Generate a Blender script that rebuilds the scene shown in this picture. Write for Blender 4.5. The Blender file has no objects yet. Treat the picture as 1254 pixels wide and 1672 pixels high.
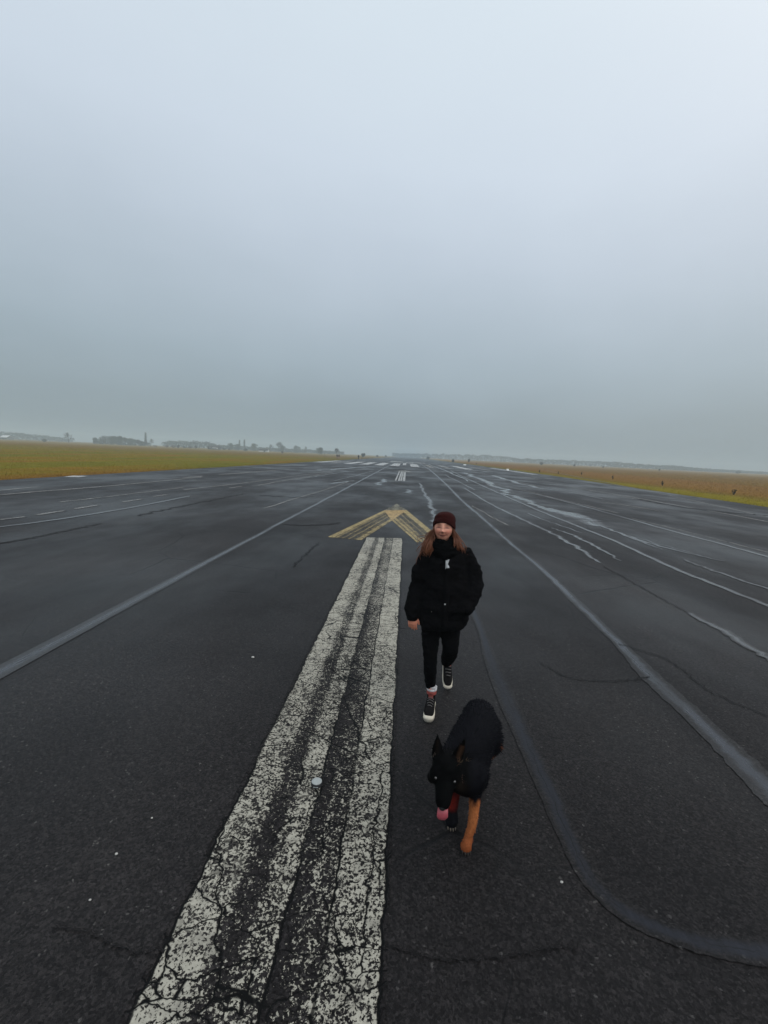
import bpy, math, random
import numpy as np
from mathutils import Vector, Matrix, noise as mnoise
random.seed(7); RNG = np.random.default_rng(11)
SC = bpy.context.scene
COL = SC.collection
V = np.array
# ------------------------------------------------------------------ camera
FPX, CAMH = 720.0, 2.12
_v = np.array([664. - 627, -(745. - 836), -FPX]); _v /= np.linalg.norm(_v)
_h = np.array([1, -.0465, 0.]); _up = np.cross(_h, _v); _up /= np.linalg.norm(_up)
if _up[1] < 0: _up = -_up
_r = np.cross(_v, _up)
CM = np.array([_r, _v, _up])            # world from camera

def ray(px, py): return CM @ np.array([px - 627., -(py - 836.), -FPX])
def G(px, py, z=0.0):                   # where the sight line meets the level z
    d = ray(px, py); t = (z - CAMH) / d[2]
    return float(d[0] * t), float(d[1] * t)
def XA(px, Y):                          # sideways place of something Y metres down the runway
    d = ray(px, 745 + (px - 664) * .0465); return float(d[0] / d[1] * Y)

cam = bpy.data.cameras.new('camera'); co = bpy.data.objects.new('camera', cam); COL.objects.link(co)
cam.sensor_fit = 'HORIZONTAL'; cam.sensor_width = 36; cam.lens = 36 * FPX / 1254
cam.clip_start = .05; cam.clip_end = 6000
mw = Matrix(CM.tolist()).to_4x4(); mw.translation = (0, 0, CAMH); co.matrix_world = mw
SC.camera = co
SC.view_settings.view_transform = 'Standard'; SC.view_settings.look = 'None'
SC.view_settings.exposure = 0; SC.view_settings.gamma = 1
SC.cycles.max_bounces = 8; SC.cycles.volume_bounces = 2; SC.cycles.diffuse_bounces = 3
SC.cycles.use_denoising = True

# ------------------------------------------------------------------ node helper
class NT:
    def __init__(s, nt): s.nt = nt; s.L = nt.links
    def n(s, t, **kw):
        x = s.nt.nodes.new(t)
        for k, v in kw.items(): setattr(x, k, v)
        return x
    def put(s, sock, v):
        if hasattr(v, 'is_output') or isinstance(v, bpy.types.NodeSocket): s.L.new(v, sock)
        elif v is not None:
            if sock.type == 'RGBA' and not hasattr(v, '__len__'): v = (v, v, v, 1)
            elif sock.type == 'RGBA' and len(v) == 3: v = (*v, 1)
            sock.default_value = v
    def m(s, op, a, b=None, c=None, clamp=False):
        x = s.n('ShaderNodeMath', operation=op, use_clamp=clamp)
        for i, v in enumerate((a, b, c)):
            if v is not None: s.put(x.inputs[i], v)
        return x.outputs[0]
    def vm(s, op, a, b=None):
        x = s.n('ShaderNodeVectorMath', operation=op); s.put(x.inputs[0], a)
        if b is not None: s.put(x.inputs[1], b)
        return x.outputs[0]
    def pos(s): return s.n('ShaderNodeNewGeometry').outputs['Position']
    def sep(s, v):
        x = s.n('ShaderNodeSeparateXYZ'); s.put(x.inputs[0], v); return x.outputs
    def comb(s, a, b, c):
        x = s.n('ShaderNodeCombineXYZ')
        for i, v in enumerate((a, b, c)): s.put(x.inputs[i], v)
        return x.outputs[0]
    def noise(s, v, scale, detail=2, rough=.5, dist=0, out=0):
        x = s.n('ShaderNodeTexNoise'); s.put(x.inputs['Vector'], v)
        x.inputs['Scale'].default_value = scale; x.inputs['Detail'].default_value = detail
        x.inputs['Roughness'].default_value = rough; x.inputs['Distortion'].default_value = dist
        return x.outputs[out]
    def vor(s, v, scale, feature='F1', out='Distance', rnd=1):
        x = s.n('ShaderNodeTexVoronoi', feature=feature); s.put(x.inputs['Vector'], v)
        x.inputs['Scale'].default_value = scale; x.inputs['Randomness'].default_value = rnd
        return x.outputs[out]
    def ramp(s, f, stops, interp='LINEAR'):
        x = s.n('ShaderNodeValToRGB'); s.put(x.inputs[0], f); e = x.color_ramp; e.interpolation = interp
        while len(e.elements) < len(stops): e.elements.new(.5)
        for el, (p, c) in zip(e.elements, stops):
            el.position = p; el.color = (c, c, c, 1) if not hasattr(c, '__len__') else (*c, 1)
        return x.outputs[0]
    def mix(s, f, a, b, blend='MIX'):
        x = s.n('ShaderNodeMix', data_type='RGBA', blend_type=blend)
        s.put(x.inputs[0], f); s.put(x.inputs[6], a); s.put(x.inputs[7], b); return x.outputs[2]
    def sm(s, v, lo, hi, a=0., b=1.):
        x = s.n('ShaderNodeMapRange', interpolation_type='SMOOTHSTEP'); s.put(x.inputs[0], v)
        for i, q in enumerate((lo, hi, a, b)): s.put(x.inputs[i + 1], q)
        return x.outputs[0]
    def bump(s, h, strength, dist):
        x = s.n('ShaderNodeBump'); s.put(x.inputs['Height'], h)
        x.inputs['Strength'].default_value = strength; x.inputs['Distance'].default_value = dist
        return x.outputs[0]
    def out(s, col, rough=.6, spec=.5, normal=None, **kw):
        b = s.n('ShaderNodeBsdfPrincipled')
        s.put(b.inputs['Base Color'], col); s.put(b.inputs['Roughness'], rough)
        s.put(b.inputs['Specular IOR Level'], spec)
        if normal is not None: s.L.new(normal, b.inputs['Normal'])
        for k, v in kw.items(): s.put(b.inputs[k], v)
        o = s.n('ShaderNodeOutputMaterial'); s.L.new(b.outputs[0], o.inputs[0]); return b
def newmat(name):
    m = bpy.data.materials.new(name); m.use_nodes = True; m.node_tree.nodes.clear(); return m, NT(m.node_tree)

def simple(name, col, rough=.7, spec=.3, var=.25, scale=30, bump=0., attr=False):
    m, t = newmat(name); p = t.n('ShaderNodeTexCoord').outputs['Object']
    n = t.noise(p, scale, 3, .6)
    base = t.n('ShaderNodeAttribute', attribute_name='Col').outputs['Color'] if attr else (*col, 1)
    c = t.mix(1.0, base, t.ramp(n, [(.25, 1 - var), (.75, 1 + var)]), 'MULTIPLY')
    t.out(c, rough, spec, t.bump(n, bump, .01) if bump else None); return m

# ------------------------------------------------------------------ object helpers
def mesh_obj(name, verts, faces, mat=None, parent=None, smooth=False, cols=None, uvs=None):
    me = bpy.data.meshes.new(name)
    me.from_pydata([tuple(map(float, v)) for v in verts], [], [tuple(int(i) for i in f) for f in faces]); me.update()
    if smooth: me.polygons.foreach_set('use_smooth', [True] * len(me.polygons))
    if cols is not None:
        a = me.color_attributes.new('Col', 'FLOAT_COLOR', 'POINT'); c = np.ones((len(verts), 4), np.float32); c[:, :3] = cols
        a.data.foreach_set('color', c.ravel())
    if uvs is not None:
        l = me.uv_layers.new(name='UVMap'); idx = np.zeros(len(me.loops), np.int32); me.loops.foreach_get('vertex_index', idx)
        l.data.foreach_set('uv', np.asarray(uvs, np.float32)[idx].ravel())
    o = bpy.data.objects.new(name, me); COL.objects.link(o)
    if mat: me.materials.append(mat)
    if parent: o.parent = parent
    return o
def tag(o, label=None, cat=None, group=None, kind=None):
    if label: o['label'] = label
    if cat: o['category'] = cat
    if group: o['group'] = group
    if kind: o['kind'] = kind
    return o
def empty(name, loc=(0, 0, 0), rz=0, s=1):
    o = bpy.data.objects.new(name, None); COL.objects.link(o); o.location = loc; o.rotation_euler = (0, 0, rz); o.scale = (s, s, s)
    o.empty_display_size = .1; return o
def copy_tree(o, parent=None):
    c = o.copy(); COL.objects.link(c); c.parent = parent
    for ch in list(o.children): copy_tree(ch, c)
    return c

def join(parts):
    vs, fs, k = [], [], 0
    for v, f in parts:
        vs.append(np.asarray(v, float)); fs += [tuple(i + k for i in q) for q in f]; k += len(v)
    return np.vstack(vs), fs
def cat(p):                               # catmull-rom resample
    p = np.asarray(p, float); return p
def resample(p, n):
    p = np.asarray(p, float)
    if len(p) < 3:
        t = np.linspace(0, 1, n * (len(p) - 1) + 1)[:, None]; return p[0] * (1 - t) + p[-1] * t
    q = np.vstack([2 * p[0] - p[1], p, 2 * p[-1] - p[-2]]); out = []
    for i in range(1, len(q) - 2):
        for k in range(n):
            t = k / n; a, b, c, d = q[i - 1], q[i], q[i + 1], q[i + 2]
            out.append(.5 * (2 * b + (c - a) * t + (2 * a - 5 * b + 4 * c - d) * t * t + (3 * b - a - 3 * c + d) * t ** 3))
    out.append(p[-1]); return np.array(out)
def nrm(a): return a / max(np.linalg.norm(a), 1e-9)
def tube(pts, rad, seg=16, n=5, ref=(0, 0, 1), cap=.75):
    rad = np.array([(r, r) if np.isscalar(r) else r for r in rad], float)
    R = resample(np.hstack([np.asarray(pts, float), rad]), n); P, Q = R[:, :3], np.maximum(R[:, 3:], .0004); ref = np.array(ref, float)
    T = np.gradient(P, axis=0)
    rings = []
    t0, t1 = nrm(T[0]), nrm(T[-1])
    if cap:
        for a in (80, 60, 40, 20): rings.append((P[0] - t0 * Q[0].mean() * cap * math.sin(math.radians(a)), Q[0] * math.cos(math.radians(a)), t0))
    for p, q, t in zip(P, Q, T): rings.append((p, q, nrm(t)))
    if cap:
        for a in (20, 40, 60, 80): rings.append((P[-1] + t1 * Q[-1].mean() * cap * math.sin(math.radians(a)), Q[-1] * math.cos(math.radians(a)), t1))
    vs, fs = [], []
    ang = np.linspace(0, 2 * math.pi, seg, endpoint=False)
    for p, q, t in rings:
        s = nrm(np.cross(t, ref)); o = np.cross(s, t)
        vs += [p + s * q[0] * math.cos(a) + o * q[1] * math.sin(a) for a in ang]
    m = len(rings)
    for i in range(m - 1):
        for j in range(seg):
            k = (j + 1) % seg; fs.append((i * seg + j, i * seg + k, (i + 1) * seg + k, (i + 1) * seg + j))
    fs.append(tuple(range(seg))[::-1]); fs.append(tuple((m - 1) * seg + j for j in range(seg)))
    return np.array(vs), fs
def ellipsoid(c, r, nu=20, nv=12, Rm=None):
    vs, fs = [], []
    for i in range(nv + 1):
        a = math.pi * i / nv
        for j in range(nu):
            b = 2 * math.pi * j / nu; vs.append((r[0] * math.sin(a) * math.cos(b), r[1] * math.sin(a) * math.sin(b), r[2] * math.cos(a)))
    for i in range(nv):
        for j in range(nu):
            k = (j + 1) % nu; fs.append((i * nu + j, (i + 1) * nu + j, (i + 1) * nu + k, i * nu + k))
    vs = np.array(vs)
    if Rm is not None: vs = vs @ np.asarray(Rm).T
    return vs + np.array(c), fs
def box(c, s, rz=0):
    x, y, z = V(s) / 2; vs = V([(-x, -y, -z), (x, -y, -z), (x, y, -z), (-x, y, -z), (-x, -y, z), (x, -y, z), (x, y, z), (-x, y, z)])
    ca, sa = math.cos(rz), math.sin(rz); vs = vs @ V([[ca, sa, 0], [-sa, ca, 0], [0, 0, 1]]) + V(c)
    return vs, [(0, 3, 2, 1), (4, 5, 6, 7), (0, 1, 5, 4), (1, 2, 6, 5), (2, 3, 7, 6), (3, 0, 4, 7)]
def rot(ax, deg):
    return np.array(Matrix.Rotation(math.radians(deg), 3, ax))
def union(parts, voxel, it=3):
    v, f = join(parts)
    me = bpy.data.meshes.new('tmp'); me.from_pydata(v.tolist(), [], f); o = bpy.data.objects.new('tmp', me); COL.objects.link(o)
    md = o.modifiers.new('r', 'REMESH'); md.mode = 'VOXEL'; md.voxel_size = voxel; md.adaptivity = 0
    dg = bpy.context.evaluated_depsgraph_get(); ev = o.evaluated_get(dg); m2 = ev.to_mesh()
    vv = np.zeros(len(m2.vertices) * 3); m2.vertices.foreach_get('co', vv); vv = vv.reshape(-1, 3)
    ff = [tuple(p.vertices) for p in m2.polygons]; ed = np.zeros(len(m2.edges) * 2, np.int32); m2.edges.foreach_get('vertices', ed); ed = ed.reshape(-1, 2)
    ev.to_mesh_clear(); bpy.data.objects.remove(o); bpy.data.meshes.remove(me)
    deg = np.bincount(ed.ravel(), minlength=len(vv))[:, None].clip(1)
    for k in range(it):
        s = np.zeros_like(vv); np.add.at(s, ed[:, 0], vv[ed[:, 1]]); np.add.at(s, ed[:, 1], vv[ed[:, 0]])
        vv = vv + (s / deg - vv) * .6
    return vv, ff
def normals(v, f):
    n = np.zeros_like(v); q = np.array([t[:3] for t in f]); c = np.cross(v[q[:, 1]] - v[q[:, 0]], v[q[:, 2]] - v[q[:, 0]])
    for i in range(3): np.add.at(n, q[:, i], c)
    return n / np.linalg.norm(n, axis=1, keepdims=True).clip(1e-9)
def wrinkle(v, f, amp, sc, stretch=(1, 1, 1)):
    n = normals(v, f); st = V(stretch) * sc
    d = np.array([mnoise.fractal(Vector(p * st), 1.0, 2.0, 3) for p in v]); return v + n * (d * amp)[:, None]
def gauss(u, w, cu, cw, su, sw): return np.exp(-((u - cu) / su) ** 2 - ((w - cw) / sw) ** 2)

# ------------------------------------------------------------------ sky, light, air
wd = bpy.data.worlds.new('World'); SC.world = wd; wd.use_nodes = True; wd.node_tree.nodes.clear(); t = NT(wd.node_tree)
gen = t.n('ShaderNodeTexCoord').outputs['Generated']; s = t.sep(gen)
nz = t.noise(gen, 1.3, 4, .5); nz2 = t.noise(t.vm('MULTIPLY', gen, (1, 1, 3)), 3.0, 4, .55)
el = t.m('ADD', s[2], t.m('MULTIPLY', t.m('SUBTRACT', nz, .5), .16))
el = t.m('ADD', el, t.m('MULTIPLY', s[0], .012))
el = t.m('ADD', el, t.m('MULTIPLY', t.m('SUBTRACT', nz2, .5), .07))
sky = t.ramp(el, [(0, (.238, .298, .335)), (.10, (.268, .332, .375)), (.20, (.345, .42, .475)), (.40, (.505, .58, .66)), (.52, (.60, .68, .765)), (.68, (.665, .752, .82)), (1, (.73, .79, .86))])
stx = t.n('ShaderNodeTexSky', sky_type='NISHITA', sun_disc=False, sun_elevation=math.radians(48), sun_rotation=math.radians(60), air_density=1, dust_density=5)
skyc = t.mix(1.0, sky, t.mix(1.0, stx.outputs[0], (.012, .012, .012), 'MULTIPLY'), 'ADD')
bg = t.n('ShaderNodeBackground'); t.put(bg.inputs[0], skyc); bg.inputs[1].default_value = 1.0
o_ = t.n('ShaderNodeOutputWorld'); t.L.new(bg.outputs[0], o_.inputs[0])
sl = bpy.data.lights.new('sun', 'SUN'); sl.energy = .85; sl.angle = math.radians(38); sl.color = (1, .97, .93)
so = bpy.data.objects.new('sun', sl); COL.objects.link(so); so.rotation_euler = (math.radians(42), 0, math.radians(50))

hv, hf = box((0, 0, 14.0), (3200, 3200, 30.2))
m, t = newmat('haze_air'); pv = t.n('ShaderNodeVolumePrincipled'); pv.inputs['Color'].default_value = (.80, .915, .955, 1); pv.inputs['Density'].default_value = .00115
pv.inputs['Anisotropy'].default_value = 0.0
oo = t.n('ShaderNodeOutputMaterial'); t.L.new(pv.outputs[0], oo.inputs['Volume'])
tag(mesh_obj('haze', hv, hf, m), 'pale grey-blue haze hanging over the airfield', None, None, 'stuff')

# ------------------------------------------------------------------ asphalt, paint, sealant
def asphalt(t):
    p = t.pos(); x, y, z = t.sep(p)
    w = t.vm('ADD', p, t.vm('MULTIPLY', t.vm('SUBTRACT', t.noise(p, .8, 3, .6, out=1), (.5, .5, .5)), (.25, .25, 0)))
    stone = t.vor(p, 95, out='Color'); st = t.sep(stone)[0]
    c = t.ramp(st, [(0, (.017, .0148, .0145)), (.5, (.037, .0328, .0325)), (.9, (.062, .055, .054)), (.993, (.080, .072, .070)), (.9972, (.17, .16, .15))])
    fine = t.noise(p, 230, 2, .6); c = t.mix(1, c, t.ramp(fine, [(.3, .23), (.7, .74)]), 'MULTIPLY')
    clump = t.noise(p, 22, 3, .65); c = t.mix(1, c, t.ramp(clump, [(.3, .72), (.7, 1.28)]), 'MULTIPLY')
    big = t.noise(t.vm('MULTIPLY', w, (1, .35, 1)), .55, 4, .6); c = t.mix(1, c, t.ramp(big, [(.3, (.66, .66, .69)), (.7, (1.32, 1.29, 1.26))]), 'MULTIPLY')
    tr = t.noise(t.vm('MULTIPLY', w, (.05, .5, 1)), 1.0, 3, .6); c = t.mix(1, c, t.ramp(tr, [(.35, .8), (.65, 1.15)]), 'MULTIPLY')
    wx = t.sep(w)[0]
    lane = t.ramp(t.m('DIVIDE', t.m('ADD', wx, 25), 50), [(0, 1.1), (.42, 1.1), (.428, .86), (.553, .84), (.558, 1.12), (.8, 1.2), (1, 1.15)])
    c = t.mix(1, c, lane, 'MULTIPLY')
    e = t.vor(w, .33, 'DISTANCE_TO_EDGE'); km = t.noise(p, .35, 2)
    crack = t.m('MULTIPLY', t.sm(e, .0015, .005, 1., 0.), t.sm(km, .5, .58))
    e2 = t.vor(t.vm('ADD', w, (3.3, 7.1, 0)), 1.3, 'DISTANCE_TO_EDGE'); km2 = t.noise(t.vm('ADD', p, (9, 2, 0)), .7, 2)
    crack = t.m('MAXIMUM', crack, t.m('MULTIPLY', t.sm(e2, .002, .007, .8, 0.), t.sm(km2, .60, .68)))
    c = t.mix(crack, c, (.004, .004, .0045))
    wet = t.noise(t.vm('MULTIPLY', w, (.5, .25, 1)), .5, 4, .6)
    rough = t.m('ADD', t.sm(wet, .33, .67, .64, .33), t.m('MULTIPLY', t.m('SUBTRACT', fine, .5), .2))
    h = t.m('SUBTRACT', t.m('ADD', t.m('MULTIPLY', fine, .6), t.m('MULTIPLY', st, .5)), t.m('MULTIPLY', crack, 2.0))
    return p, c, rough, h, fine, clump
ASP, t = newmat('asphalt'); p, c, rg, h, _, _ = asphalt(t); t.out(c, rg, .12, t.bump(h, .55, .006))

def paint_mat(name, colour, cover_stops, axis='x', x0=-.915, w=.915, dirt=(.10, .095, .085)):
    """worn paint on asphalt; cover_stops give the wear across the stripe (0..1)"""
    m, t = newmat(name); p, c, rg, h, fine, clump = asphalt(t)
    if axis == 'x':
        px, py, pz = t.sep(p)
        wob = t.m('MULTIPLY', t.m('SUBTRACT', t.noise(t.comb(0., py, 0.), 2.2, 4, .65), .5), .07)
        wob = t.m('ADD', wob, t.m('MULTIPLY', t.m('SUBTRACT', t.noise(p, 14, 3, .6), .5), .035))
        v = t.m('DIVIDE', t.m('SUBTRACT', t.m('ADD', px, wob), x0), w); u = py
    else:
        uv = t.n('ShaderNodeUVMap').outputs[0]; u, v, _z = t.sep(uv)
        v = t.m('ADD', v, t.m('MULTIPLY', t.m('SUBTRACT', t.noise(p, 3, 3, .6), .5), .06))
    cov = t.ramp(v, cover_stops)
    if axis == 'x': cov = t.m('ADD', cov, t.sm(py, 2.2, 7., -.02, .10))
    sp = t.m('ADD', t.m('MULTIPLY', t.noise(p, 72, 4, .7, .3), .72), t.m('MULTIPLY', t.noise(p, 22, 3, .6), .28))
    patch = t.m('MULTIPLY', t.m('SUBTRACT', t.noise(t.vm('MULTIPLY', p, (1, .4, 1)), 3.2, 3, .6), .5), .55)
    th = t.m('ADD', t.m('ADD', .5, t.m('MULTIPLY', t.m('SUBTRACT', cov, .5), .42)), t.m('MULTIPLY', patch, .34))
    mask = t.sm(t.m('SUBTRACT', th, sp), -.008, .022)
    # crazing of the paint film
    wv = t.vm('ADD', p, t.vm('MULTIPLY', t.vm('SUBTRACT', t.noise(p, 7, 3, .6, out=1), (.5, .5, .5)), (.12, .12, 0)))
    e1 = t.vor(t.vm('MULTIPLY', wv, (.55, 1., 1)), 5.2, 'DISTANCE_TO_EDGE'); km = t.noise(p, 2.3, 2)
    ck = t.m('MULTIPLY', t.sm(e1, .006, .022, 1., 0.), t.sm(km, .36, .5))
    e0 = t.vor(t.vm('MULTIPLY', wv, (.7, 1., 1)), 1.1, 'DISTANCE_TO_EDGE'); ck = t.m('MAXIMUM', ck, t.m('MULTIPLY', t.sm(e0, .0012, .0055, 1., 0.), t.sm(t.noise(p, 1.3, 2), .33, .45)))
    e3 = t.vor(wv, 15, 'DISTANCE_TO_EDGE'); ck2 = t.m('MULTIPLY', t.sm(e3, .02, .075, .8, 0.), t.sm(t.noise(p, 3.1, 2), .45, .6))
    if axis == 'x':
        for q in (.515, .735, -.005, 1.005):
            ck = t.m('MAXIMUM', ck, t.m('MULTIPLY', t.sm(t.m('ABSOLUTE', t.m('SUBTRACT', v, q)), .004, .011, 1., 0.), t.sm(t.noise(t.vm('ADD', p, (q * 9, 0, 0)), 1.6, 3, .6), .36, .5, .6, 1.)))
    mask = t.m('MULTIPLY', mask, t.m('SUBTRACT', 1., t.m('MAXIMUM', ck, ck2)))
    pc = t.mix(t.noise(p, 120, 2, .6), (*[q * .68 for q in colour], 1), (*[q * 1.12 for q in colour], 1))
    pc = t.mix(t.sm(t.noise(p, 9, 3, .6), .45, .75, 0., .45), pc, (*dirt, 1))
    if axis == 'x': edge = t.m('MULTIPLY', t.sm(v, -.012, .006), t.sm(v, .994, 1.012, 1., 0.)); mask = t.m('MULTIPLY', mask, edge)
    col = t.mix(mask, t.mix(ck, c, (.004, .004, .004)), pc)
    hh = t.m('SUBTRACT', t.m('ADD', h, t.m('MULTIPLY', mask, .5)), t.m('MULTIPLY', ck, 1.8))
    t.out(col, t.m('ADD', rg, t.m('MULTIPLY', mask, .12)), .07, t.bump(hh, .55, .006)); return m
M_CL = paint_mat('worn_white_paint', (.48, .45, .37), [(0, .57), (.2, .53), (.25, .35), (.33, .33), (.37, .52), (.5, .50), (.53, .25), (.62, .39), (.71, .40), (.75, .54), (.9, .56), (1, .58)])
M_FAR = paint_mat('faded_white_paint', (.55, .55, .53), [(0, .8), (1, .8)], 'uv')
M_FAR2 = paint_mat('striped_white_paint', (.5, .5, .48), [(0, .9), (.12, .9), (.18, .15), (.28, .2), (.33, .9), (.45, .9), (.5, .2), (.56, .8), (.66, .7), (.72, .15), (.8, .9), (1, .9)], 'uv')
M_OLD = paint_mat('worn_edge_paint', (.34, .33, .31), [(0, .3), (.3, .62), (.6, .62), (1, .3)], 'uv')
M_YEL = paint_mat('worn_yellow_paint', (.47, .36, .17), [(0, .70), (.16, .68), (.20, .38), (.25, .6), (.30, .36), (.40, .40), (.44, .58), (.48, .34), (.60, .38), (.64, .60), (.69, .34), (.82, .42), (.87, .62), (1, .56)], 'uv', dirt=(.12, .10, .07))
M_YELR = paint_mat('worn_yellow_paint_dense', (.47, .36, .17), [(0, .68), (.07, .66), (.10, .38), (.15, .64), (.22, .62), (.26, .38), (.34, .60), (.40, .36), (.52, .4), (.56, .60), (.60, .38), (.74, .4), (.80, .68), (1, .64)], 'uv', dirt=(.12, .10, .07))
M_YELS = paint_mat('solid_yellow_paint', (.52, .36, .17), [(0, 1.25), (1, 1.25)], 'uv')
M_YELT = paint_mat('bleached_tip_paint', (.40, .37, .27), [(0, .56), (.3, .44), (.5, .56), (.7, .46), (1, .56)], 'uv')

def seal_mat(name, lo, dark=(.028, .030, .036), rough=.22, spec=.5, soft=.25):
    m, t = newmat(name); p, c, rg, h, fine, clump = asphalt(t)
    u, v, _ = t.sep(t.n('ShaderNodeUVMap').outputs[0])
    d = t.m('ABSOLUTE', t.m('SUBTRACT', v, .5))
    d = t.m('ADD', d, t.m('MULTIPLY', t.m('SUBTRACT', t.noise(p, 11, 5, .7), .5), .46))
    d = t.m('ADD', d, t.m('MULTIPLY', t.m('SUBTRACT', t.noise(t.vm('MULTIPLY', p, (1, .25, 1)), 1.3, 3, .6), .5), lo))
    mask = t.m('MULTIPLY', t.sm(d, .36 - soft, .38, 1., 0.), t.sm(t.noise(t.vm('MULTIPLY', p, (1.5, .5, 1)), 1.7, 4, .65), .28, .55, .45, 1.))
    streak = t.noise(t.vm('MULTIPLY', p, (1, .12, 1)), 40, 3, .6)
    sc = t.mix(1, (*dark, 1), t.ramp(streak, [(.3, .7), (.7, 1.35)]), 'MULTIPLY')
    ck = t.sm(t.m('ABSOLUTE', t.m('SUBTRACT', t.m('ADD', v, t.m('MULTIPLY', t.m('SUBTRACT', t.noise(p, 3.5, 4, .7), .5), .5)), .5)), .008, .03, 1., 0.)
    ck = t.m('MULTIPLY', ck, t.sm(t.noise(p, 1.1, 2), .5, .56)); sc = t.mix(ck, sc, (.004, .004, .005))
    col = t.mix(mask, c, sc)
    rr = t.m('ADD', t.m('MULTIPLY', rg, t.m('SUBTRACT', 1., mask)), t.m('MULTIPLY', mask, t.m('ADD', rough, t.m('MULTIPLY', t.m('SUBTRACT', streak, .5), .2))))
    hh = t.m('MULTIPLY', h, t.m('SUBTRACT', 1., t.m('MULTIPLY', mask, .85)))
    t.out(col, rr, spec, t.bump(hh, .5, .006)); return m
M_SEAL = seal_mat('bitumen_seal', .6, (.026, .029, .036), .24, .32)
M_SEALB = seal_mat('smooth_bitumen_seal', .55, (.015, .0165, .0225), .40, .15, .34)
M_JOINT = seal_mat('pale_bitumen_joint', .4, (.032, .035, .042), .24, .5, .32)
M_WET = seal_mat('wet_seam', .7, (.075, .075, .076), .22, .42, .3)
M_PUD = seal_mat('wet_blotches', 1.3, (.06, .062, .065), .14, .7, .2)
M_DRK = seal_mat('dark_seam', .8, (.013, .012, .012), .8, .1, .38)

# ------------------------------------------------------------------ ground
GRS, t = newmat('rough_grass'); p = t.pos(); x, y, z = t.sep(p)
n1 = t.noise(t.vm('MULTIPLY', p, (1, .35, 1)), .10, 4, .6); n2 = t.noise(t.vm('MULTIPLY', p, (.4, 1, 1)), .55, 4, .6); n3 = t.noise(t.vm('MULTIPLY', p, (.6, .08, 1)), .35, 3, .55)
ax = t.m('ADD', x, t.m('MULTIPLY', t.m('SUBTRACT', n1, .5), 8))
right = t.ramp(t.m('DIVIDE', t.m('SUBTRACT', ax, 20), 40), [(.0, (.23, .215, .018)), (.16, (.245, .215, .018)), (.24, (.21, .150, .026)), (.36, (.25, .140, .042)), (.8, (.25, .136, .045)), (1, (.225, .140, .042))])
left = t.ramp(t.m('ADD', n3, t.m('MULTIPLY', t.m('SUBTRACT', n1, .5), .9)), [(.30, (.265, .150, .028)), (.42, (.235, .175, .026)), (.52, (.20, .185, .020)), (.75, (.165, .175, .020))])
edge = t.m('MULTIPLY', t.sm(ax, -27., -21.5), t.sm(y, 30., 52., 1., 0.)); left = t.mix(t.m('MULTIPLY', edge, .8), left, (.25, .13, .038))
far = t.sm(t.vm('LENGTH', p) if False else t.m('ADD', t.m('ABSOLUTE', x), y), 140., 330.); left = t.mix(t.m('MULTIPLY', far, .75), left, (.21, .135, .055))
c = t.mix(t.sm(x, -1., 1.), left, right)
c = t.mix(1, c, t.ramp(n2, [(.3, (.78, .69, .33)), (.7, (.98, .87, .42))]), 'MULTIPLY')
at = t.n('ShaderNodeAttribute', attribute_name='Col').outputs['Fac']
c = t.mix(1, c, t.mix(t.sm(at, .001, .002), (1, 1, 1, 1), t.n('ShaderNodeAttribute', attribute_name='Col').outputs['Color']), 'MULTIPLY')
gn = t.n('ShaderNodeNewGeometry').outputs['Normal']; up_ = t.vm('NORMALIZE', t.vm('ADD', t.vm('MULTIPLY', gn, (.25, .25, .25)), (0, 0, 1)))
t.out(c, .95, .05, up_)
R = 1500
gx = [-R, -400, -150, -80, -50, -35, -26, -21.5, -19.8, 0, 22, 24.5, 28, 35, 50, 80, 150, 400, R]; gy = [-R, -100, -20, 0, 15, 30, 50, 80, 120, 200, 350, 600, 1000, R]
gv = [(a, b, -.06) for b in gy for a in gx]; nx = len(gx)
gf = [(j * nx + i, j * nx + i + 1, (j + 1) * nx + i + 1, (j + 1) * nx + i) for j in range(len(gy) - 1) for i in range(nx - 1)]
tag(mesh_obj('grass_field_ground', gv, gf, GRS, cols=np.zeros((len(gv), 3))), 'rough grass field on both sides of the runway', None, None, 'structure')
# runway slab with a ragged edge
ys = [-30, -10, 0] + list(np.arange(4, 120, 1.7)) + [150, 200, 300, 500, 800, 1100, 1490]
def edgeL(y): return -20.25 + .22 * mnoise.noise(Vector((0, y * .22, 3))) + .10 * mnoise.noise(Vector((5, y * 1.1, 3)))
def edgeR(y): return float(np.interp(y, [0, 28, 44, 78, 140], [22.6, 22.8, 23.2, 25.0, 25.6])) + .22 * mnoise.noise(Vector((0, y * .2, 8))) + .1 * mnoise.noise(Vector((5, y * 1.1, 9)))
rv = []
for q in ys: rv += [(edgeL(q), q, 0), (-3, q, 0), (3, q, 0), (edgeR(q), q, 0)]
rf = []
for j in range(len(ys) - 1):
    for i in range(3): rf.append((j * 4 + i, j * 4 + i + 1, j * 4 + i + 5, j * 4 + i + 4))
n0 = len(rv); 
for side in (0, 3):
    b = len(rv)
    for j, q in enumerate(ys): rv.append((rv[j * 4 + side][0] + (-.03 if side == 0 else .03), q, -.12))
    for j in range(len(ys) - 1):
        f = (j * 4 + side, (j + 1) * 4 + side, b + j + 1, b + j); rf.append(f if side == 0 else f[::-1])
tag(mesh_obj('runway', rv, rf, ASP), 'wet dark asphalt runway running to the misty horizon', None, None, 'structure')

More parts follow.
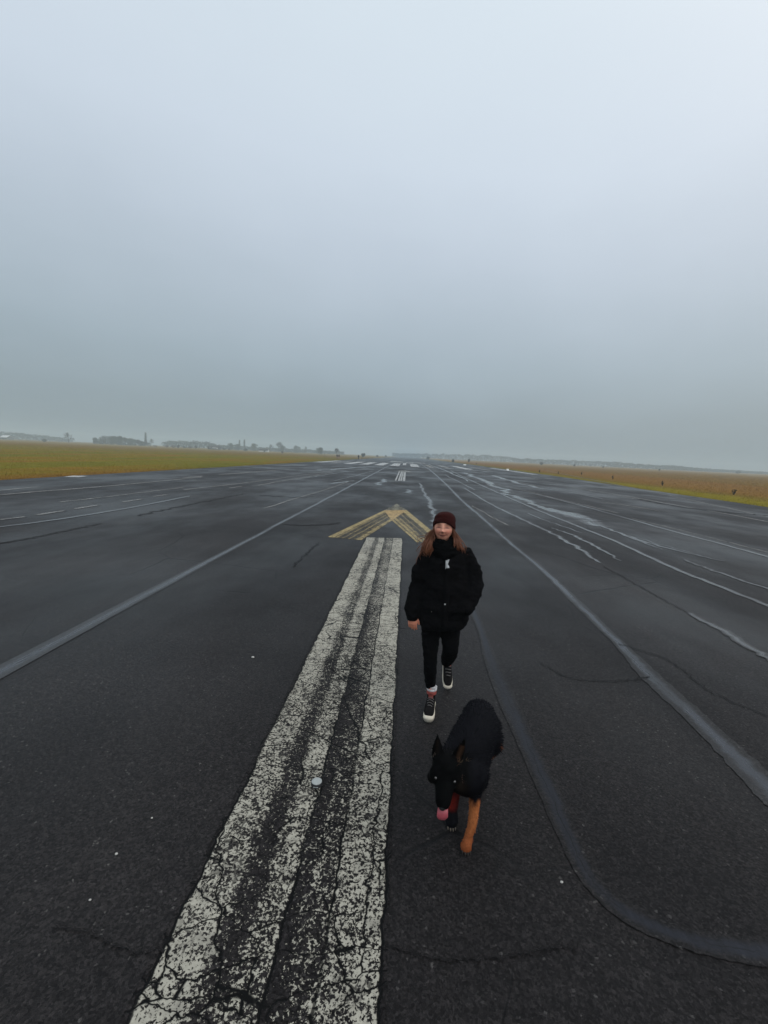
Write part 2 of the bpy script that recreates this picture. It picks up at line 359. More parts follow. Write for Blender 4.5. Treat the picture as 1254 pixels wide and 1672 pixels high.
def sheet(name, quad, mat, z, label, uv=None, div=1):
    """a flat sheet; quad = near-left, near-right, far-right, far-left"""
    a, b, c_, d = [V(q) for q in quad]; vs, fs, us = [], [], []
    for j in range(div + 1):
        s_ = j / div; l = a + (d - a) * s_; r = b + (c_ - b) * s_
        vs += [(l[0], l[1], z), (r[0], r[1], z)]; us += [(s_, 0), (s_, 1)]
    for j in range(div): fs.append((2 * j, 2 * j + 1, 2 * j + 3, 2 * j + 2))
    return tag(mesh_obj(name, vs, fs, mat, uvs=us), label, None, None, 'structure')
ZC = [0]
def strip(name, pts, width, mat, z, label, px=True, jit=0.0, n=6, seed=0):
    ZC[0] += 1; z = .0045 + ZC[0] * .00009
    if mat is M_WET: width = list(np.array(width) * .8) if not np.isscalar(width) else width * .8
    P = V([G(*q) for q in pts] if px else pts, float); W = np.array([width] * len(P) if np.isscalar(width) else width, float)
    Rr = resample(np.column_stack([P, W]), n); P, W = Rr[:, :2], Rr[:, 2]; T = np.gradient(P, axis=0); T /= np.linalg.norm(T, axis=1, keepdims=True)
    N = np.column_stack([T[:, 1], -T[:, 0]]); rg_ = np.random.default_rng(seed + 1)
    if jit: P = P + N * (rg_.normal(0, jit, len(P)))[:, None]
    vs, us, fs, L = [], [], [], 0
    for i in range(len(P)):
        if i: L += np.linalg.norm(P[i] - P[i - 1])
        w_ = W[i] / 2
        a, b = P[i] - N[i] * w_, P[i] + N[i] * w_; vs += [(*a, z), (*b, z)]; us += [(L, 0), (L, 1)]
    for i in range(len(P) - 1): fs.append((2 * i, 2 * i + 1, 2 * i + 3, 2 * i + 2))
    return tag(mesh_obj(name, vs, fs, mat, uvs=us), label, None, None, 'structure')

Z1, Z2, Z3 = .004, .0043, .0046
sheet('runway_marking', [(-.95, -6), (.03, -6), (.03, 11.3), (-.95, 11.15)], M_CL, Z1, 'broad cracked white centreline stripe underfoot', div=40)
# yellow arrowhead
gp = lambda *q: G(*q)
oL, iL, notch, tl, tr_, tip, oR, iR = gp(535, 877), gp(590, 882), gp(640, 850), gp(627, 833.5), gp(664, 833), gp(648, 822.5), gp(722, 881), gp(681, 886)
sheet('runway_marking', [oL, iL, notch, tl], M_YEL, Z1, 'left arm of the worn yellow painted arrowhead', div=8)
sheet('runway_marking', [iR, oR, tr_, notch], M_YELR, Z1, 'right arm of the worn yellow painted arrowhead', div=8)
tri = mesh_obj('runway_marking', [(*notch, Z2), (*tr_, Z2), (*tl, Z2)], [(0, 1, 2)], M_YELS, uvs=[(0, .5), (1, 1), (1, 0)]); tag(tri, 'solid orange-yellow triangle inside the painted arrowhead', None, None, 'structure')
tri = mesh_obj('runway_marking', [(*tl, Z1), (*tr_, Z1), (*tip, Z1)], [(0, 1, 2)], M_YELT, uvs=[(0, 0), (0, 1), (1, .5)]); tag(tri, 'bleached tip of the painted arrowhead', None, None, 'structure')
# second arrow shaft and head
sheet('runway_marking', [(-.92, 38.), (-.02, 38.), (.0, 61), (-.95, 61)], M_FAR2, Z1, 'second striped white centreline dash beyond the arrowhead', div=10)
sheet('runway_marking', [(-2.0, 62.0), (1.5, 58.), (1.3, 61.5), (-.6, 68)], M_OLD, Z1, 'faded white arrowhead beyond the second dash', div=4)
sheet('runway_marking', [(-.9, 108), (0, 108), (0, 138), (-.9, 138)], M_FAR, Z1, 'thin far centreline dash', div=4)
for q, (xa, lab, mt) in enumerate([(-3.4, 'white threshold bar just left of the far centreline', M_FAR), (-6.7, 'second white threshold bar left of the centreline', M_FAR), (-10.0, 'third white threshold bar left of the centreline', M_FAR), (-13.3, 'fourth white threshold bar left of the centreline', M_FAR), (-16.6, 'fifth white threshold bar left of the centreline', M_OLD), (-19.8, 'white threshold bar along the left grass edge', M_FAR),
        (1.0, 'white threshold bar just right of the far centreline', M_FAR), (4.6, 'worn threshold bar second from the centreline on the right', M_OLD), (8.2, 'worn threshold bar third from the centreline on the right', M_OLD), (12.2, 'worn threshold bar fourth from the centreline on the right', M_FAR), (16.6, 'worn threshold bar fifth from the centreline on the right', M_OLD)]):
    sheet('runway_marking', [(xa, 93), (xa + 1.9, 93), (xa + 1.9, 124), (xa, 124)], mt, Z1, lab, div=6)
sheet('runway_marking', [(22.0, 78), (23.2, 78), (23.6, 122), (22.3, 122)], M_FAR, Z1, 'white edge bar beside the right-hand grass', div=8)
for q in [((-5.6, 150), (-1.2, 150), (-1.2, 163), (-5.6, 163)), ((-.2, 140), (2.2, 140), (2.2, 150), (-.2, 150)), ((2.0, 150), (6.5, 150), (6.5, 158), (2, 158))]:
    sheet('runway_marking', q, M_FAR, Z1, 'pale painted mark beyond the threshold bars', div=2)

# seams and sealed joints
strip('sealed_joint', [(-3.60, y) for y in (.5, 3, 5, 8, 12, 18, 28, 45, 75, 120)], [.25, .24, .20, .17, .16, .18, .22, .26, .28, .28], M_JOINT, Z1, 'straight bitumen joint along the left lane', px=False, jit=.008)
strip('sealed_joint', [(1300, 1330), (1254, 1287), (1155, 1190), (1062, 1104), (1010, 1050), (950, 992), (885, 930), (830, 884), (788, 846), (752, 815), (722, 785), (700, 766), (686, 757)], [.27, .27, .22, .23, .15, .17, .15, .17, .2, .24, .3, .36, .36], M_SEAL, Z1, 'long bitumen joint on the right, bluish and smooth', jit=.006, n=10, seed=3)
strip('sealed_joint', [(760, 960), (774, 1000), (790, 1040), (800, 1075), (832, 1150), (858, 1210), (900, 1300), (938, 1390), (975, 1450), (1030, 1495), (1110, 1530), (1190, 1548), (1290, 1560)], [.12, .13, .10, .15, .18, .15, .15, .12, .11, .12, .11, .12, .13], M_SEALB, Z1, 'winding bitumen repair curving past the dog to the right', jit=.003, n=8, seed=5)
for a_, w_, m_, lb in [([(640, 752), (760, 779), (900, 812), (1010, 838)], .16, 'M_OLD', 'thin worn line beside the long pale seam'), ([(700, 755), (790, 775), (900, 797), (985, 815)], .2, 'M_WET', 'thin far seam in the right lanes'), ([(745, 763), (830, 783), (880, 795)], .2, 'M_OLD', 'short faint far seam in the right lanes'),
        ([(840, 775), (940, 796), (1040, 815)], .2, 'M_OLD', 'faint seam between the outer right lanes'), ([(1005, 868), (1060, 884), (1130, 903)], .10, 'M_WET', 'short thin seam below the blotchy patch'), ([(860, 838), (900, 853), (948, 870)], .12, 'M_WET', 'short pale seam left of the blotchy patch'),
        ([(1030, 846), (1120, 868), (1254, 902)], .12, 'M_OLD', 'faint line beside the straight outer seam'), ([(770, 826), (800, 842), (828, 858)], .10, 'M_OLD', 'faint scratch by the right joint'), ([(880, 766), (985, 787), (1120, 815), (1290, 852)], .25, 'M_OLD', 'faint edge line along the right-hand grass'),
        ([(725, 775), (748, 786), (775, 800)], .22, 'M_WET', 'pale far scuff line right of the joint'), ([(300, 800), (420, 786), (520, 772), (590, 762)], .22, 'M_OLD', 'faint long line in the left lanes'), ([(100, 820), (200, 808), (300, 796)], .18, 'M_OLD', 'faint worn line in the outer left lane'), ([(430, 830), (520, 803), (575, 785)], .14, 'M_OLD', 'faint scratch left of the main joint')]:
    strip('wet_seam', a_, w_, globals()[m_], Z1, lb, jit=.03, n=8, seed=int(a_[0][0]))
strip('wet_seam', [(685, 789), (689, 797), (696, 812), (703, 828), (708, 846), (712, 868)], [.25, .3, .3, .34, .34, .2], M_WET, Z1, 'wriggling wet seam behind the beanie', jit=.07, n=8, seed=6)
strip('wet_seam', [(757, 797), (800, 822), (850, 847), (905, 873), (945, 896), (978, 919)], [.2, .26, .28, .26, .22, .1], M_WET, Z2, 'pale wet seam right of the woman', jit=.025, n=10, seed=7)
strip('wet_seam', [(900, 862), (930, 872), (965, 888), (1014, 916)], [.1, .2, .2, .08], M_WET, Z1, 'short wet seam right of the woman', jit=.025, n=8, seed=8)
strip('wet_seam', [(735, 768), (770, 785), (850, 821), (920, 850), (1000, 882), (1100, 928), (1180, 960), (1290, 1004)], [.3, .32, .25, .24, .22, .2, .18, .18], M_WET, Z3, 'long pale wet seam across the right lanes', jit=.015, n=10, seed=9)
strip('wet_seam', [(830, 800), (870, 806), (935, 822), (1000, 840), (1100, 868), (1180, 889), (1290, 920)], [.3, .28, .24, .24, .24, .22, .22], M_WET, Z1, 'straight wet seam in the outer right lane', jit=.02, n=8, seed=10)
strip('wet_seam', [(820, 805), (845, 812), (875, 824), (905, 836)], [.5, .7, .4, .5], M_PUD, Z1, 'broken wet patches on the right lanes', jit=.1, n=8, seed=11)
strip('wet_seam', [(885, 829), (925, 838), (955, 848), (985, 860)], [.5, 1.1, .9, .6], M_PUD, Z2, 'blotchy wet patch in the middle of the right lanes', jit=.1, n=8, seed=12)
strip('wet_seam', [(950, 846), (990, 862), (1050, 884), (1110, 900), (1182, 917)], [.2, .22, .2, .18, .08], M_WET, Z1, 'wet seam trailing from the blotchy patch', jit=.03, n=8, seed=13)
strip('wet_seam', [(1115, 914), (1160, 930), (1210, 947), (1280, 972)], [.12, .16, .14, .12], M_WET, Z1, 'thin dotted wet seam near the right edge', jit=.03, n=8, seed=14)
strip('wet_seam', [(1125, 1001), (1180, 1030), (1225, 1058), (1290, 1096)], [.10, .18, .17, .15], M_WET, Z1, 'wet seam leaving the right edge of the runway view', jit=.02, n=8, seed=15)
strip('wet_seam', [(1028, 878), (1060, 890), (1085, 899)], [.1, .14, .06], M_WET, Z1, 'short wet scratch on the right lanes', jit=.02, n=6, seed=16)
strip('wet_seam', [(930, 795), (1000, 806), (1110, 826), (1190, 840), (1300, 861)], [.25, .28, .28, .28, .26], M_OLD, Z1, 'faint worn line in the outermost right lane', jit=.03, n=8, seed=17)
strip('wet_seam', [(985, 820), (1040, 828), (1078, 835)], [.25, .25, .15], M_OLD, Z1, 'short worn line in the outer right lane', jit=.02, n=6, seed=18)
strip('wet_seam', [(700, 758), (735, 772), (765, 786)], [.5, .45, .2], M_PUD, Z2, 'wet scuffs near the far right joint', jit=.15, n=8, seed=19)
strip('wet_seam', [(760, 772), (800, 790), (838, 806)], [.9, .8, .5], M_PUD, Z2, 'wet scuffs between the far right seams', jit=.2, n=8, seed=20)
strip('wet_seam', [(800, 776), (860, 792), (900, 800)], [.8, .7, .4], M_PUD, Z1, 'wet scuffs in the outer right lane', jit=.2, n=8, seed=21)
strip('wet_seam', [(616, 792), (625, 786), (628, 782)], [.5, .6, .25], M_PUD, Z1, 'small pale scuff left of the second dash', jit=.15, n=8, seed=22)
strip('wet_seam', [(662, 799), (668, 801), (670, 806)], [.3, .4, .35], M_PUD, Z1, 'small pale scuff below the second dash', jit=.15, n=8, seed=23)
strip('wet_seam', [(-20, 863), (60, 853), (160, 838), (240, 824), (310, 810)], [.22, .22, .24, .24, .2], M_WET, Z1, 'pale seam in the outer left lane', jit=.01, n=6, seed=24)
for a, b, lb in [((-10, 850), (40, 844), 'worn dash nearest the left side'), ((60, 841), (105, 834), 'worn pinkish dash in the left lanes'), ((122, 831), (160, 825), 'worn white dash in the left lanes'), ((250, 811), (272, 808), 'small worn dash in the left lanes'), ((375, 797), (395, 794), 'small bright dash in the left lanes'), ((200, 820), (232, 815), 'faint worn dash in the left lanes')]:
    strip('runway_marking', [a, b], .22, M_OLD, Z2, lb, n=6)
strip('wet_seam', [(-10, 809), (60, 803), (150, 796), (230, 789), (330, 779)], .3, M_OLD, Z1, 'faint worn line by the left grass edge', jit=.02, seed=25)
strip('wet_seam', [(-10, 802), (30, 798), (66, 795)], .3, M_OLD, Z1, 'short worn line by the left grass edge', jit=.02, seed=26)
strip('runway_marking', [(116, 779), (132, 777)], .8, M_FAR, Z1, 'small white mark at the left grass edge')
strip('wet_seam', [(360, 775), (400, 772), (450, 768)], .5, M_OLD, Z1, 'worn white line in the far left lanes', jit=.05, seed=27)
strip('wet_seam', [(300, 780), (330, 778)], .5, M_OLD, Z1, 'short worn line in the far left lanes', jit=.05, seed=28)
strip('wet_seam', [(480, 784), (520, 777), (560, 771), (600, 766)], [.2, .3, .35, .3], M_WET, Z1, 'pale seam left of the main joint', jit=.05, seed=29)
strip('wet_seam', [(540, 790), (560, 787), (578, 785)], [.3, .45, .2], M_PUD, Z1, 'pale scuff beside the left joint', jit=.1, seed=30)
strip('wet_seam', [(545, 785), (580, 777), (608, 769)], [.2, .25, .2], M_WET, Z2, 'thin pale seam close to the left joint', jit=.05, seed=31)
strip('wet_seam', [(420, 793), (470, 784), (545, 771)], [.2, .25, .25], M_OLD, Z1, 'thin worn line across the left lanes', jit=.05, seed=32)
strip('wet_seam', [(520, 768), (560, 765), (600, 763), (640, 764)], [.8, 1, 1, .8], M_PUD, Z2, 'wet scuffs before the threshold bars', jit=.3, seed=33)
strip('wet_seam', [(690, 764), (730, 765), (770, 768), (800, 771)], [.8, 1, 1, .8], M_PUD, Z1, 'wet scuffs by the right threshold bars', jit=.3, seed=34)
strip('dark_seam', [(-10, 889), (60, 877), (110, 866), (165, 855)], 0.1, M_DRK, Z1, 'dark crack in the left lanes', jit=.03, n=16, seed=35)
strip('dark_seam', [(225, 842), (290, 828), (350, 816), (400, 806)], 0.12, M_DRK, Z1, 'dark crack further along the left lanes', jit=.05, n=16, seed=36)
strip('dark_seam', [(462, 856), (510, 858), (556, 854)], 0.14, M_DRK, Z1, 'dark cross crack left of the arrowhead', jit=.05, n=16, seed=37)
strip('dark_seam', [(425, 809), (480, 812), (520, 811)], 0.2, M_DRK, Z1, 'dark cross crack near the left joint', jit=.1, n=16, seed=38)
strip('dark_seam', [(1040, 815), (1100, 826), (1180, 836), (1254, 842)], 0.6, M_DRK, Z2, 'dark damp streak in the outermost right lane', jit=.1, n=16, seed=39)
strip('dark_seam', [(985, 925), (1040, 955), (1085, 980), (1125, 1001)], 0.022, M_DRK, Z1, 'thin crack leading to the right wet seam', jit=.012, n=16, seed=40)
strip('dark_seam', [(880, 1082), (935, 1108), (1010, 1112), (1060, 1106)], 0.014, M_DRK, Z1, 'hairline crack right of the winding repair', jit=.012, n=16, seed=41)
strip('dark_seam', [(1010, 1052), (1090, 1078), (1160, 1130), (1254, 1170)], 0.016, M_DRK, Z2, 'hairline crack beyond the right joint', jit=.015, n=16, seed=42)
strip('dark_seam', [(640, 1545), (715, 1567), (800, 1565), (880, 1552), (950, 1545)], 0.012, M_DRK, Z1, 'fine crack across the foreground right of the stripe', jit=.006, n=16, seed=43)
strip('dark_seam', [(90, 1512), (150, 1525), (200, 1550), (270, 1555)], 0.012, M_DRK, Z1, 'fine crack across the foreground left of the stripe', jit=.006, n=16, seed=44)
strip('dark_seam', [(478, 926), (500, 905), (520, 886)], 0.03, M_DRK, Z1, 'small crack left of the stripe end', jit=.03, n=16, seed=45)

# ------------------------------------------------------------------ grass blades (uncountable)
def blades(n, side):
    u = RNG.random(n); r = 21 * (330 / 21) ** u            # log spread of distances
    if side < 0:
        a = RNG.random(n); x = -20.2 - np.abs(RNG.exponential(.35, n)) * (RNG.random(n) < .25) - (RNG.random(n) ** 2.0) * np.minimum(r * 1.8, 160); y = r
    else:
        x = edge_r(r) + np.abs(RNG.exponential(.35, n)) * (RNG.random(n) < .25) + (RNG.random(n) ** 2.0) * np.minimum(r * 1.8, 160); y = r
    return x, y
def edge_r(r): return np.interp(r, [0, 28, 44, 78, 140], [22.6, 22.8, 23.2, 25.0, 25.6]) - .05
bx, by = [], []
for sd in (-1, 1):
    q = blades(75000, sd); bx.append(q[0]); by.append(q[1])
bx, by = np.concatenate(bx), np.concatenate(by); N = len(bx)
dist = np.hypot(bx, by); edge_d = np.where(bx < 0, -20.2 - bx, bx - edge_r(by))
tall = np.where(bx < 0, np.interp(edge_d, [0, 1.5, 8, 40], [.06, .08, .09, .13]), np.interp(edge_d, [0, 4, 9, 40], [.06, .07, .10, .14]))
hh = tall * .55 * RNG.uniform(.6, 1.5, N); ww = np.clip(dist * .0007, .012, .12) * RNG.uniform(.6, 1.3, N)
ph = RNG.uniform(0, 2 * math.pi, N); lean = RNG.normal(0, .35, (N, 2)) * hh[:, None]
vv = np.zeros((N, 3, 3)); vv[:, 0] = np.column_stack([bx - ww * np.cos(ph), by - ww * np.sin(ph), np.full(N, -.08)]); vv[:, 1] = np.column_stack([bx + ww * np.cos(ph), by + ww * np.sin(ph), np.full(N, -.08)])
vv[:, 2] = np.column_stack([bx + lean[:, 0], by + lean[:, 1], hh - .06])
cv = np.repeat(RNG.uniform(.95, 1.06, N)[:, None] * np.column_stack([RNG.uniform(.97, 1.07, N), np.ones(N), RNG.uniform(.9, 1.1, N)]), 3, axis=0)
tag(mesh_obj('grass', vv.reshape(-1, 3), np.arange(3 * N).reshape(-1, 3), GRS, cols=cv), 'long dry and green grass growing along both runway edges', None, None, 'stuff')

# ------------------------------------------------------------------ trees and shrubs
M_BARK = simple('bark', (.06, .052, .047), .9, .1, .3, 20)
M_LEAF = simple('dull_leaves', (.040, .050, .028), .8, .2, .5, 3)
M_EVER = simple('evergreen_leaves', (.022, .028, .020), .8, .2, .5, 3)
M_TWIG = simple('bare_twigs', (.062, .052, .050), .9, .1, .4, 5)
M_DRYW = simple('dry_weed', (.075, .058, .026), .9, .1, .4, 6); M_RUST = simple('rust_leaves', (.115, .058, .038), .9, .1, .4, 3)
def prism(a, b, ra, rb, n=4):
    a, b = V(a), V(b); t_ = nrm(b - a); s_ = nrm(np.cross(t_, (.3, .9, .2))); o_ = np.cross(s_, t_)
    vs = [a + ra * (s_ * math.cos(q) + o_ * math.sin(q)) for q in np.arange(n) * 2 * math.pi / n] + [b + rb * (s_ * math.cos(q) + o_ * math.sin(q)) for q in np.arange(n) * 2 * math.pi / n]
    return vs, [(i, (i + 1) % n, n + (i + 1) % n, n + i) for i in range(n)]
def grow(rg, p, d, L, r, depth, out, tips, spread):
    q = p + d * L; out.append(prism(p, q, r, r * .62)); tips.append((q, depth))
    if depth == 0: return
    for k in range(rg.integers(2, 5)):
        nd = nrm(d + rg.normal(0, spread, 3) + V([0, 0, .12])); s0 = p + d * L * rg.uniform(.55, 1.0)
        grow(rg, s0, nd, L * rg.uniform(.6, .85), r * .55, depth - 1, out, tips, spread)
def leaves(rg, centres, spread, n, size):
    c = centres[rg.integers(0, len(centres), n)] + rg.normal(0, spread, (n, 3)); c[:, 2] = np.maximum(c[:, 2], .05)
    a = rg.normal(0, 1, (n, 3)); a /= np.linalg.norm(a, axis=1, keepdims=True); b = np.cross(a, rg.normal(0, 1, (n, 3))); b /= np.linalg.norm(b, axis=1, keepdims=True)
    s_ = (size * rg.uniform(.5, 1.4, n))[:, None]; v = np.stack([c - a * s_, c + b * s_ * .6, c + a * s_, c - b * s_ * .6], 1)
    return v.reshape(-1, 3), np.arange(4 * n).reshape(-1, 4)
def make_tree(name, h, kind, seed):
    rg = np.random.default_rng(seed); root = empty(name); out, tips = [], []
    if kind == 'poplar':
        tr = [prism((0, 0, 0), (0, 0, h * .95), h * .018, h * .004, 6)]
        for k in range(150):
            z = h * rg.uniform(.12, .92); a = rg.uniform(0, 6.28); L = h * .12 * (1.05 - z / h) ** .6 * rg.uniform(.6, 1.2)
            p = V([0, 0, z]); d = nrm(V([math.cos(a) * .45, math.sin(a) * .45, 1.])); grow(rg, p, d, L, h * .005, 1, out, tips, .25)
    else:
        tr = [prism((0, 0, 0), (rg.normal(0, .02) * h, 0, h * .3), h * .03, h * .02, 6)]
        for k in range(6): grow(rg, V([0, 0, h * rg.uniform(.18, .3)]), nrm(rg.normal(0, .55, 3) + V([0, 0, .9])), h * .24, h * .012, 3, out, tips, .45)
    v, f = join(tr); mesh_obj('trunk', v, f, M_BARK, root)
    v, f = join(out); v[:, 2] *= h / max(v[:, 2].max(), .1)
    if kind == 'leafy':
        tv = V([q for q, d_ in tips]); tv[:, 2] *= h * .95 / tv[:, 2].max(); t2 = tv.copy(); t2[:, 2] *= rg.uniform(.2, .9, len(t2)); tv = np.vstack([tv, t2]) * V([1.25, 1.25, 1]); lv, lf = leaves(rg, tv, h * .055, 2600, h * .035); v, f = join([(v, f), (lv, lf.tolist())]); mesh_obj('crown', v, f, M_LEAF, root)
    else:
        v2, f2 = leaves(rg, v[rg.integers(0, len(v), 900)], h * .03, 1500, h * .016); v, f = join([(v, f), (v2, f2.tolist())]); mesh_obj('crown', v, f, M_TWIG, root)
    return root
def make_shrub(name, w, h, mat, seed, n=500):
    rg = np.random.default_rng(seed); root = empty(name)
    st = [prism((0, 0, -.05), (rg.normal(0, .25) * w, rg.normal(0, .25) * w, h * .6), h * .03, h * .012) for _ in range(7)]; v, f = join(st); mesh_obj('stem', v, f, M_BARK, root)
    c = rg.normal(0, 1, (60, 3)); c /= np.linalg.norm(c, axis=1, keepdims=True); c *= rg.uniform(.2, 1, (60, 1)) ** .5; c = c * V([w * .42, w * .42, h * .42]) + V([0, 0, h * .5])
    lv, lf = leaves(rg, c, h * .06, n, h * .07); mesh_obj('crown', lv, lf, mat, root); return root
def make_weed(name, w, h, mat, seed):
    rg = np.random.default_rng(seed); root = empty(name); st, tips = [], []
    for k in range(7):
        e = V([rg.normal(0, .32) * w, rg.normal(0, .32) * w, h * rg.uniform(.5, 1.0)]); m_ = e * V([.4, .4, .55]); st += [prism((0, 0, -.03), m_, .012, .010, 3), prism(m_, e, .010, .004, 3)]
        for u in np.linspace(.25, 1, 8): tips.append(m_ * min(1, 2 * u) + (e - m_) * max(0, 2 * u - 1))
    v, f = join(st); mesh_obj('stem', v, f, M_BARK, root); lv, lf = leaves(rg, V(tips), .035, 150, .045); mesh_obj('crown', lv, lf, mat, root); return root
def put(o, px, Y, s=1, rz=0): o.location = (XA(px, Y), Y, -.06); o.scale = (s, s, s); o.rotation_euler = (0, 0, rz); return o
PT = {'bare': make_tree('bare_tree', 10, 'bare', 1), 'poplar': make_tree('poplar_tree', 14, 'poplar', 2), 'leafy': make_tree('leafy_tree', 8, 'leafy', 3), 'bare2': make_tree('bare_tree', 10, 'bare', 9)}
used = set()
def tree(kind, px, Y, hgt, label, group, rz=0):
    b = PT[kind]; base = {'bare': 10, 'bare2': 10, 'poplar': 14, 'leafy': 8}[kind]
    if kind in used: o = copy_tree(b)
    else: o = b; used.add(kind)
    put(o, px, Y, hgt / base * (1.0 if kind == 'poplar' else 1.22), rz); tag(o, label, 'tree', group); return o
tree('bare', 112, 430, 8.5, 'lone round bare tree standing in the left field', 'bare trees behind the left field')
for k, (px, Y, h_, kd, lb) in enumerate([
    (158, 470, 5.5, 'leafy', 'low pale tree at the left end of the dark clump'), (170, 480, 8.0, 'bare2', 'bare tree at the left of the dark clump'),
    (181, 470, 7.5, 'leafy', 'dark full tree, second bushy one in the clump'), (193, 475, 8.0, 'leafy', 'dark full tree in the middle of the clump'),
    (205, 480, 7.5, 'bare', 'bare tree just right of the clump middle'), (216, 485, 6.5, 'leafy', 'lower rounded tree right in the clump'),
    (226, 490, 6.0, 'bare2', 'small bare tree beside the tall poplar on the left'), (246, 520, 7.5, 'bare', 'hazy bare tree just right of the tall poplar'),
    (455, 560, 11, 'bare2', 'taller bare tree midway along the left treeline'), (463, 560, 7, 'leafy', 'bushy tree right of the taller bare tree'),
    (485, 620, 8, 'leafy', 'hazy tree in the thinning left treeline'), (498, 640, 8, 'bare', 'hazy bare tree at the thinning end of the treeline'),
    (521, 470, 6, 'leafy', 'small upright tree nearing the runway on the left'), (549, 330, 5, 'bare2', 'thin small tree behind the two walkers'),
    (417, 590, 8, 'leafy', 'hazy bushy tree left of the low barn'), (442, 580, 8, 'bare', 'hazy bare tree right of the low barn'),
    (375, 560, 7, 'leafy', 'hazy bushy tree right of the shed'), (386, 570, 6.5, 'leafy', 'hazy bushy tree at the foot of the twin poplars')]):
    tree(kd, px, Y, h_, lb, None, k * 1.3)
tree('poplar', 238, 500, 15.5, 'tall slim poplar rising above the left clump', 'poplars on the left')
tree('poplar', 391, 600, 14, 'left one of the twin hazy poplars', 'poplars on the left', 1)
tree('poplar', 399, 610, 15, 'right one of the twin hazy poplars', 'poplars on the left', 2)
SH = [  # px, Y, width, height, material, label
    (72, 380, 4.2, 2.9, M_EVER, 'dark rounded bush left of the lone bare tree'), (253, 420, 6.0, 1.8, M_RUST, 'low brown bush right of the tall poplar'),
    (272, 400, 4.5, 2.2, M_RUST, 'reddish bush left of the long low thicket'), (283, 400, 5.0, 2.6, M_RUST, 'taller reddish bush beside the thicket'),
    (291, 405, 2.5, 3.4, M_TWIG, 'upright brown bush beside the thicket'), (301, 410, 4.5, 2.0, M_EVER, 'low dark bush in front of the hazy wood'), (310, 415, 4.5, 2.2, M_RUST, 'low brown bush in front of the hazy wood'),
    (320, 415, 2.5, 3.0, M_TWIG, 'small upright bush left of the shed'), (366, 420, 4.0, 2.2, M_EVER, 'dark bush just right of the shed'), (374, 430, 2.5, 2.2, M_RUST, 'small brown bush right of the shed'),
    (401, 400, 4.5, 2.6, M_EVER, 'dark bush in front of the twin poplars'), (461, 330, 2.0, 1.7, M_RUST, 'small reddish bush below the taller bare tree'), (593, 330, 3.8, 3.4, M_EVER, 'dark round bush beside the lone walker'),
    (616, 420, 3.0, 2.2, M_TWIG, 'faint bush near the far runway edge on the left'), (630, 520, 3.0, 2.5, M_EVER, 'fainter bush at the far end of the left edge'),
    (699, 420, 4.0, 3.0, M_EVER, 'faint bush at the far right runway edge'), (740, 255, 2.0, 1.8, M_EVER, 'dark green bush on the right runway edge'), (766, 330, 1.6, 2.8, M_TWIG, 'slim brown bush in the far right field'),
    (778, 200, 1.2, .9, M_RUST, 'small rusty bush in the right field near the marker'), (762.5, 152, .6, .42, M_EVER, 'tiny dark tuft beside the white edge board'), (884, 380, 3.2, 2.8, M_EVER, 'bush on the skyline of the right field'),
    (938, 390, 2.2, 2.2, M_EVER, 'smaller dark bush on the right skyline'), (985, 400, 2.0, 1.8, M_TWIG, 'faint bush on the right skyline'), (1077, 360, 2.0, 1.7, M_EVER, 'faint green bush towards the right end of the skyline'), (1205, 520, 7, 3.5, M_EVER, 'wide hazy bush at the far right skyline'),
    (913, 90, .35, .62, M_EVER, 'small dark weed at the edge of the right-hand green strip'), (951, 92, .28, .95, M_TWIG, 'tall thin weed in the right field'), (1003, 72, .28, .95, M_TWIG, 'tall brown weed stalk in the right field'),
    (1085, 56, .42, .85, M_EVER, 'dark green weed in the brown grass on the right'), (1204, 43, .42, .62, M_EVER, 'dark green weed nearest the right edge of view'), (882, 96, .3, .8, M_TWIG, 'thin weed stalk in the brown field')]
for k, (px, Y, w_, h_, mt, lb) in enumerate(SH):
    o = make_weed('weed', w_ * .8, h_ * .85, M_DRYW, 50 + k) if h_ < 1.3 and w_ < 1.3 else make_shrub('bush', w_, h_, mt, 50 + k, 700); put(o, px, Y, 1, 0); tag(o, lb, 'weed' if o.name.startswith('weed') else 'bush')
# far woods that read as one mass
def wood(pts, label, seed, dens=26):
    rg = np.random.default_rng(seed); cs = []
    for (pa, Ya, ha), (pb, Yb, hb) in zip(pts[:-1], pts[1:]):
        xa, xb = XA(pa, Ya), XA(pb, Yb); n = int(abs(xb - xa) * 34) + 30
        for k in range(n):
            u = rg.random(); cx = xa + (xb - xa) * u; hx = (ha + (hb - ha) * u) * (.86 + .22 * mnoise.noise(Vector((cx * .12, seed, 0))) + .10 * mnoise.noise(Vector((cx * .5, seed, 4))))
            cs.append((cx, Ya + (Yb - Ya) * u + rg.uniform(0, 18), hx * rg.random() ** .75))
    v, f = leaves(rg, V(cs), .35, len(cs) * 2, .65); tag(mesh_obj('distant_wood', v, f, M_EVER), label, None, None, 'stuff')
wood([(-60, 640, 11), (0, 640, 12), (40, 640, 10), (75, 650, 8), (108, 660, 5)], 'hazy far wood behind the left field', 5)
wood([(262, 600, 8), (300, 600, 10), (335, 600, 10), (350, 600, 7), (420, 640, 6), (500, 680, 6), (560, 700, 5)], 'hazy long thicket behind the shed', 6)
wood([(152, 486, 3), (160, 486, 7), (172, 486, 10), (188, 486, 9.5), (205, 488, 8), (222, 490, 6), (232, 492, 4.5)], 'bare brown thicket massed left of the tall poplar', 8)
wood([(640, 900, 8), (700, 880, 10), (790, 800, 12), (830, 780, 11), (845, 760, 8), (960, 720, 9), (1000, 700, 9.5), (1060, 700, 7), (1100, 700, 7.5), (1150, 740, 5), (1280, 800, 4)], 'hazy low wood along the right horizon', 7)

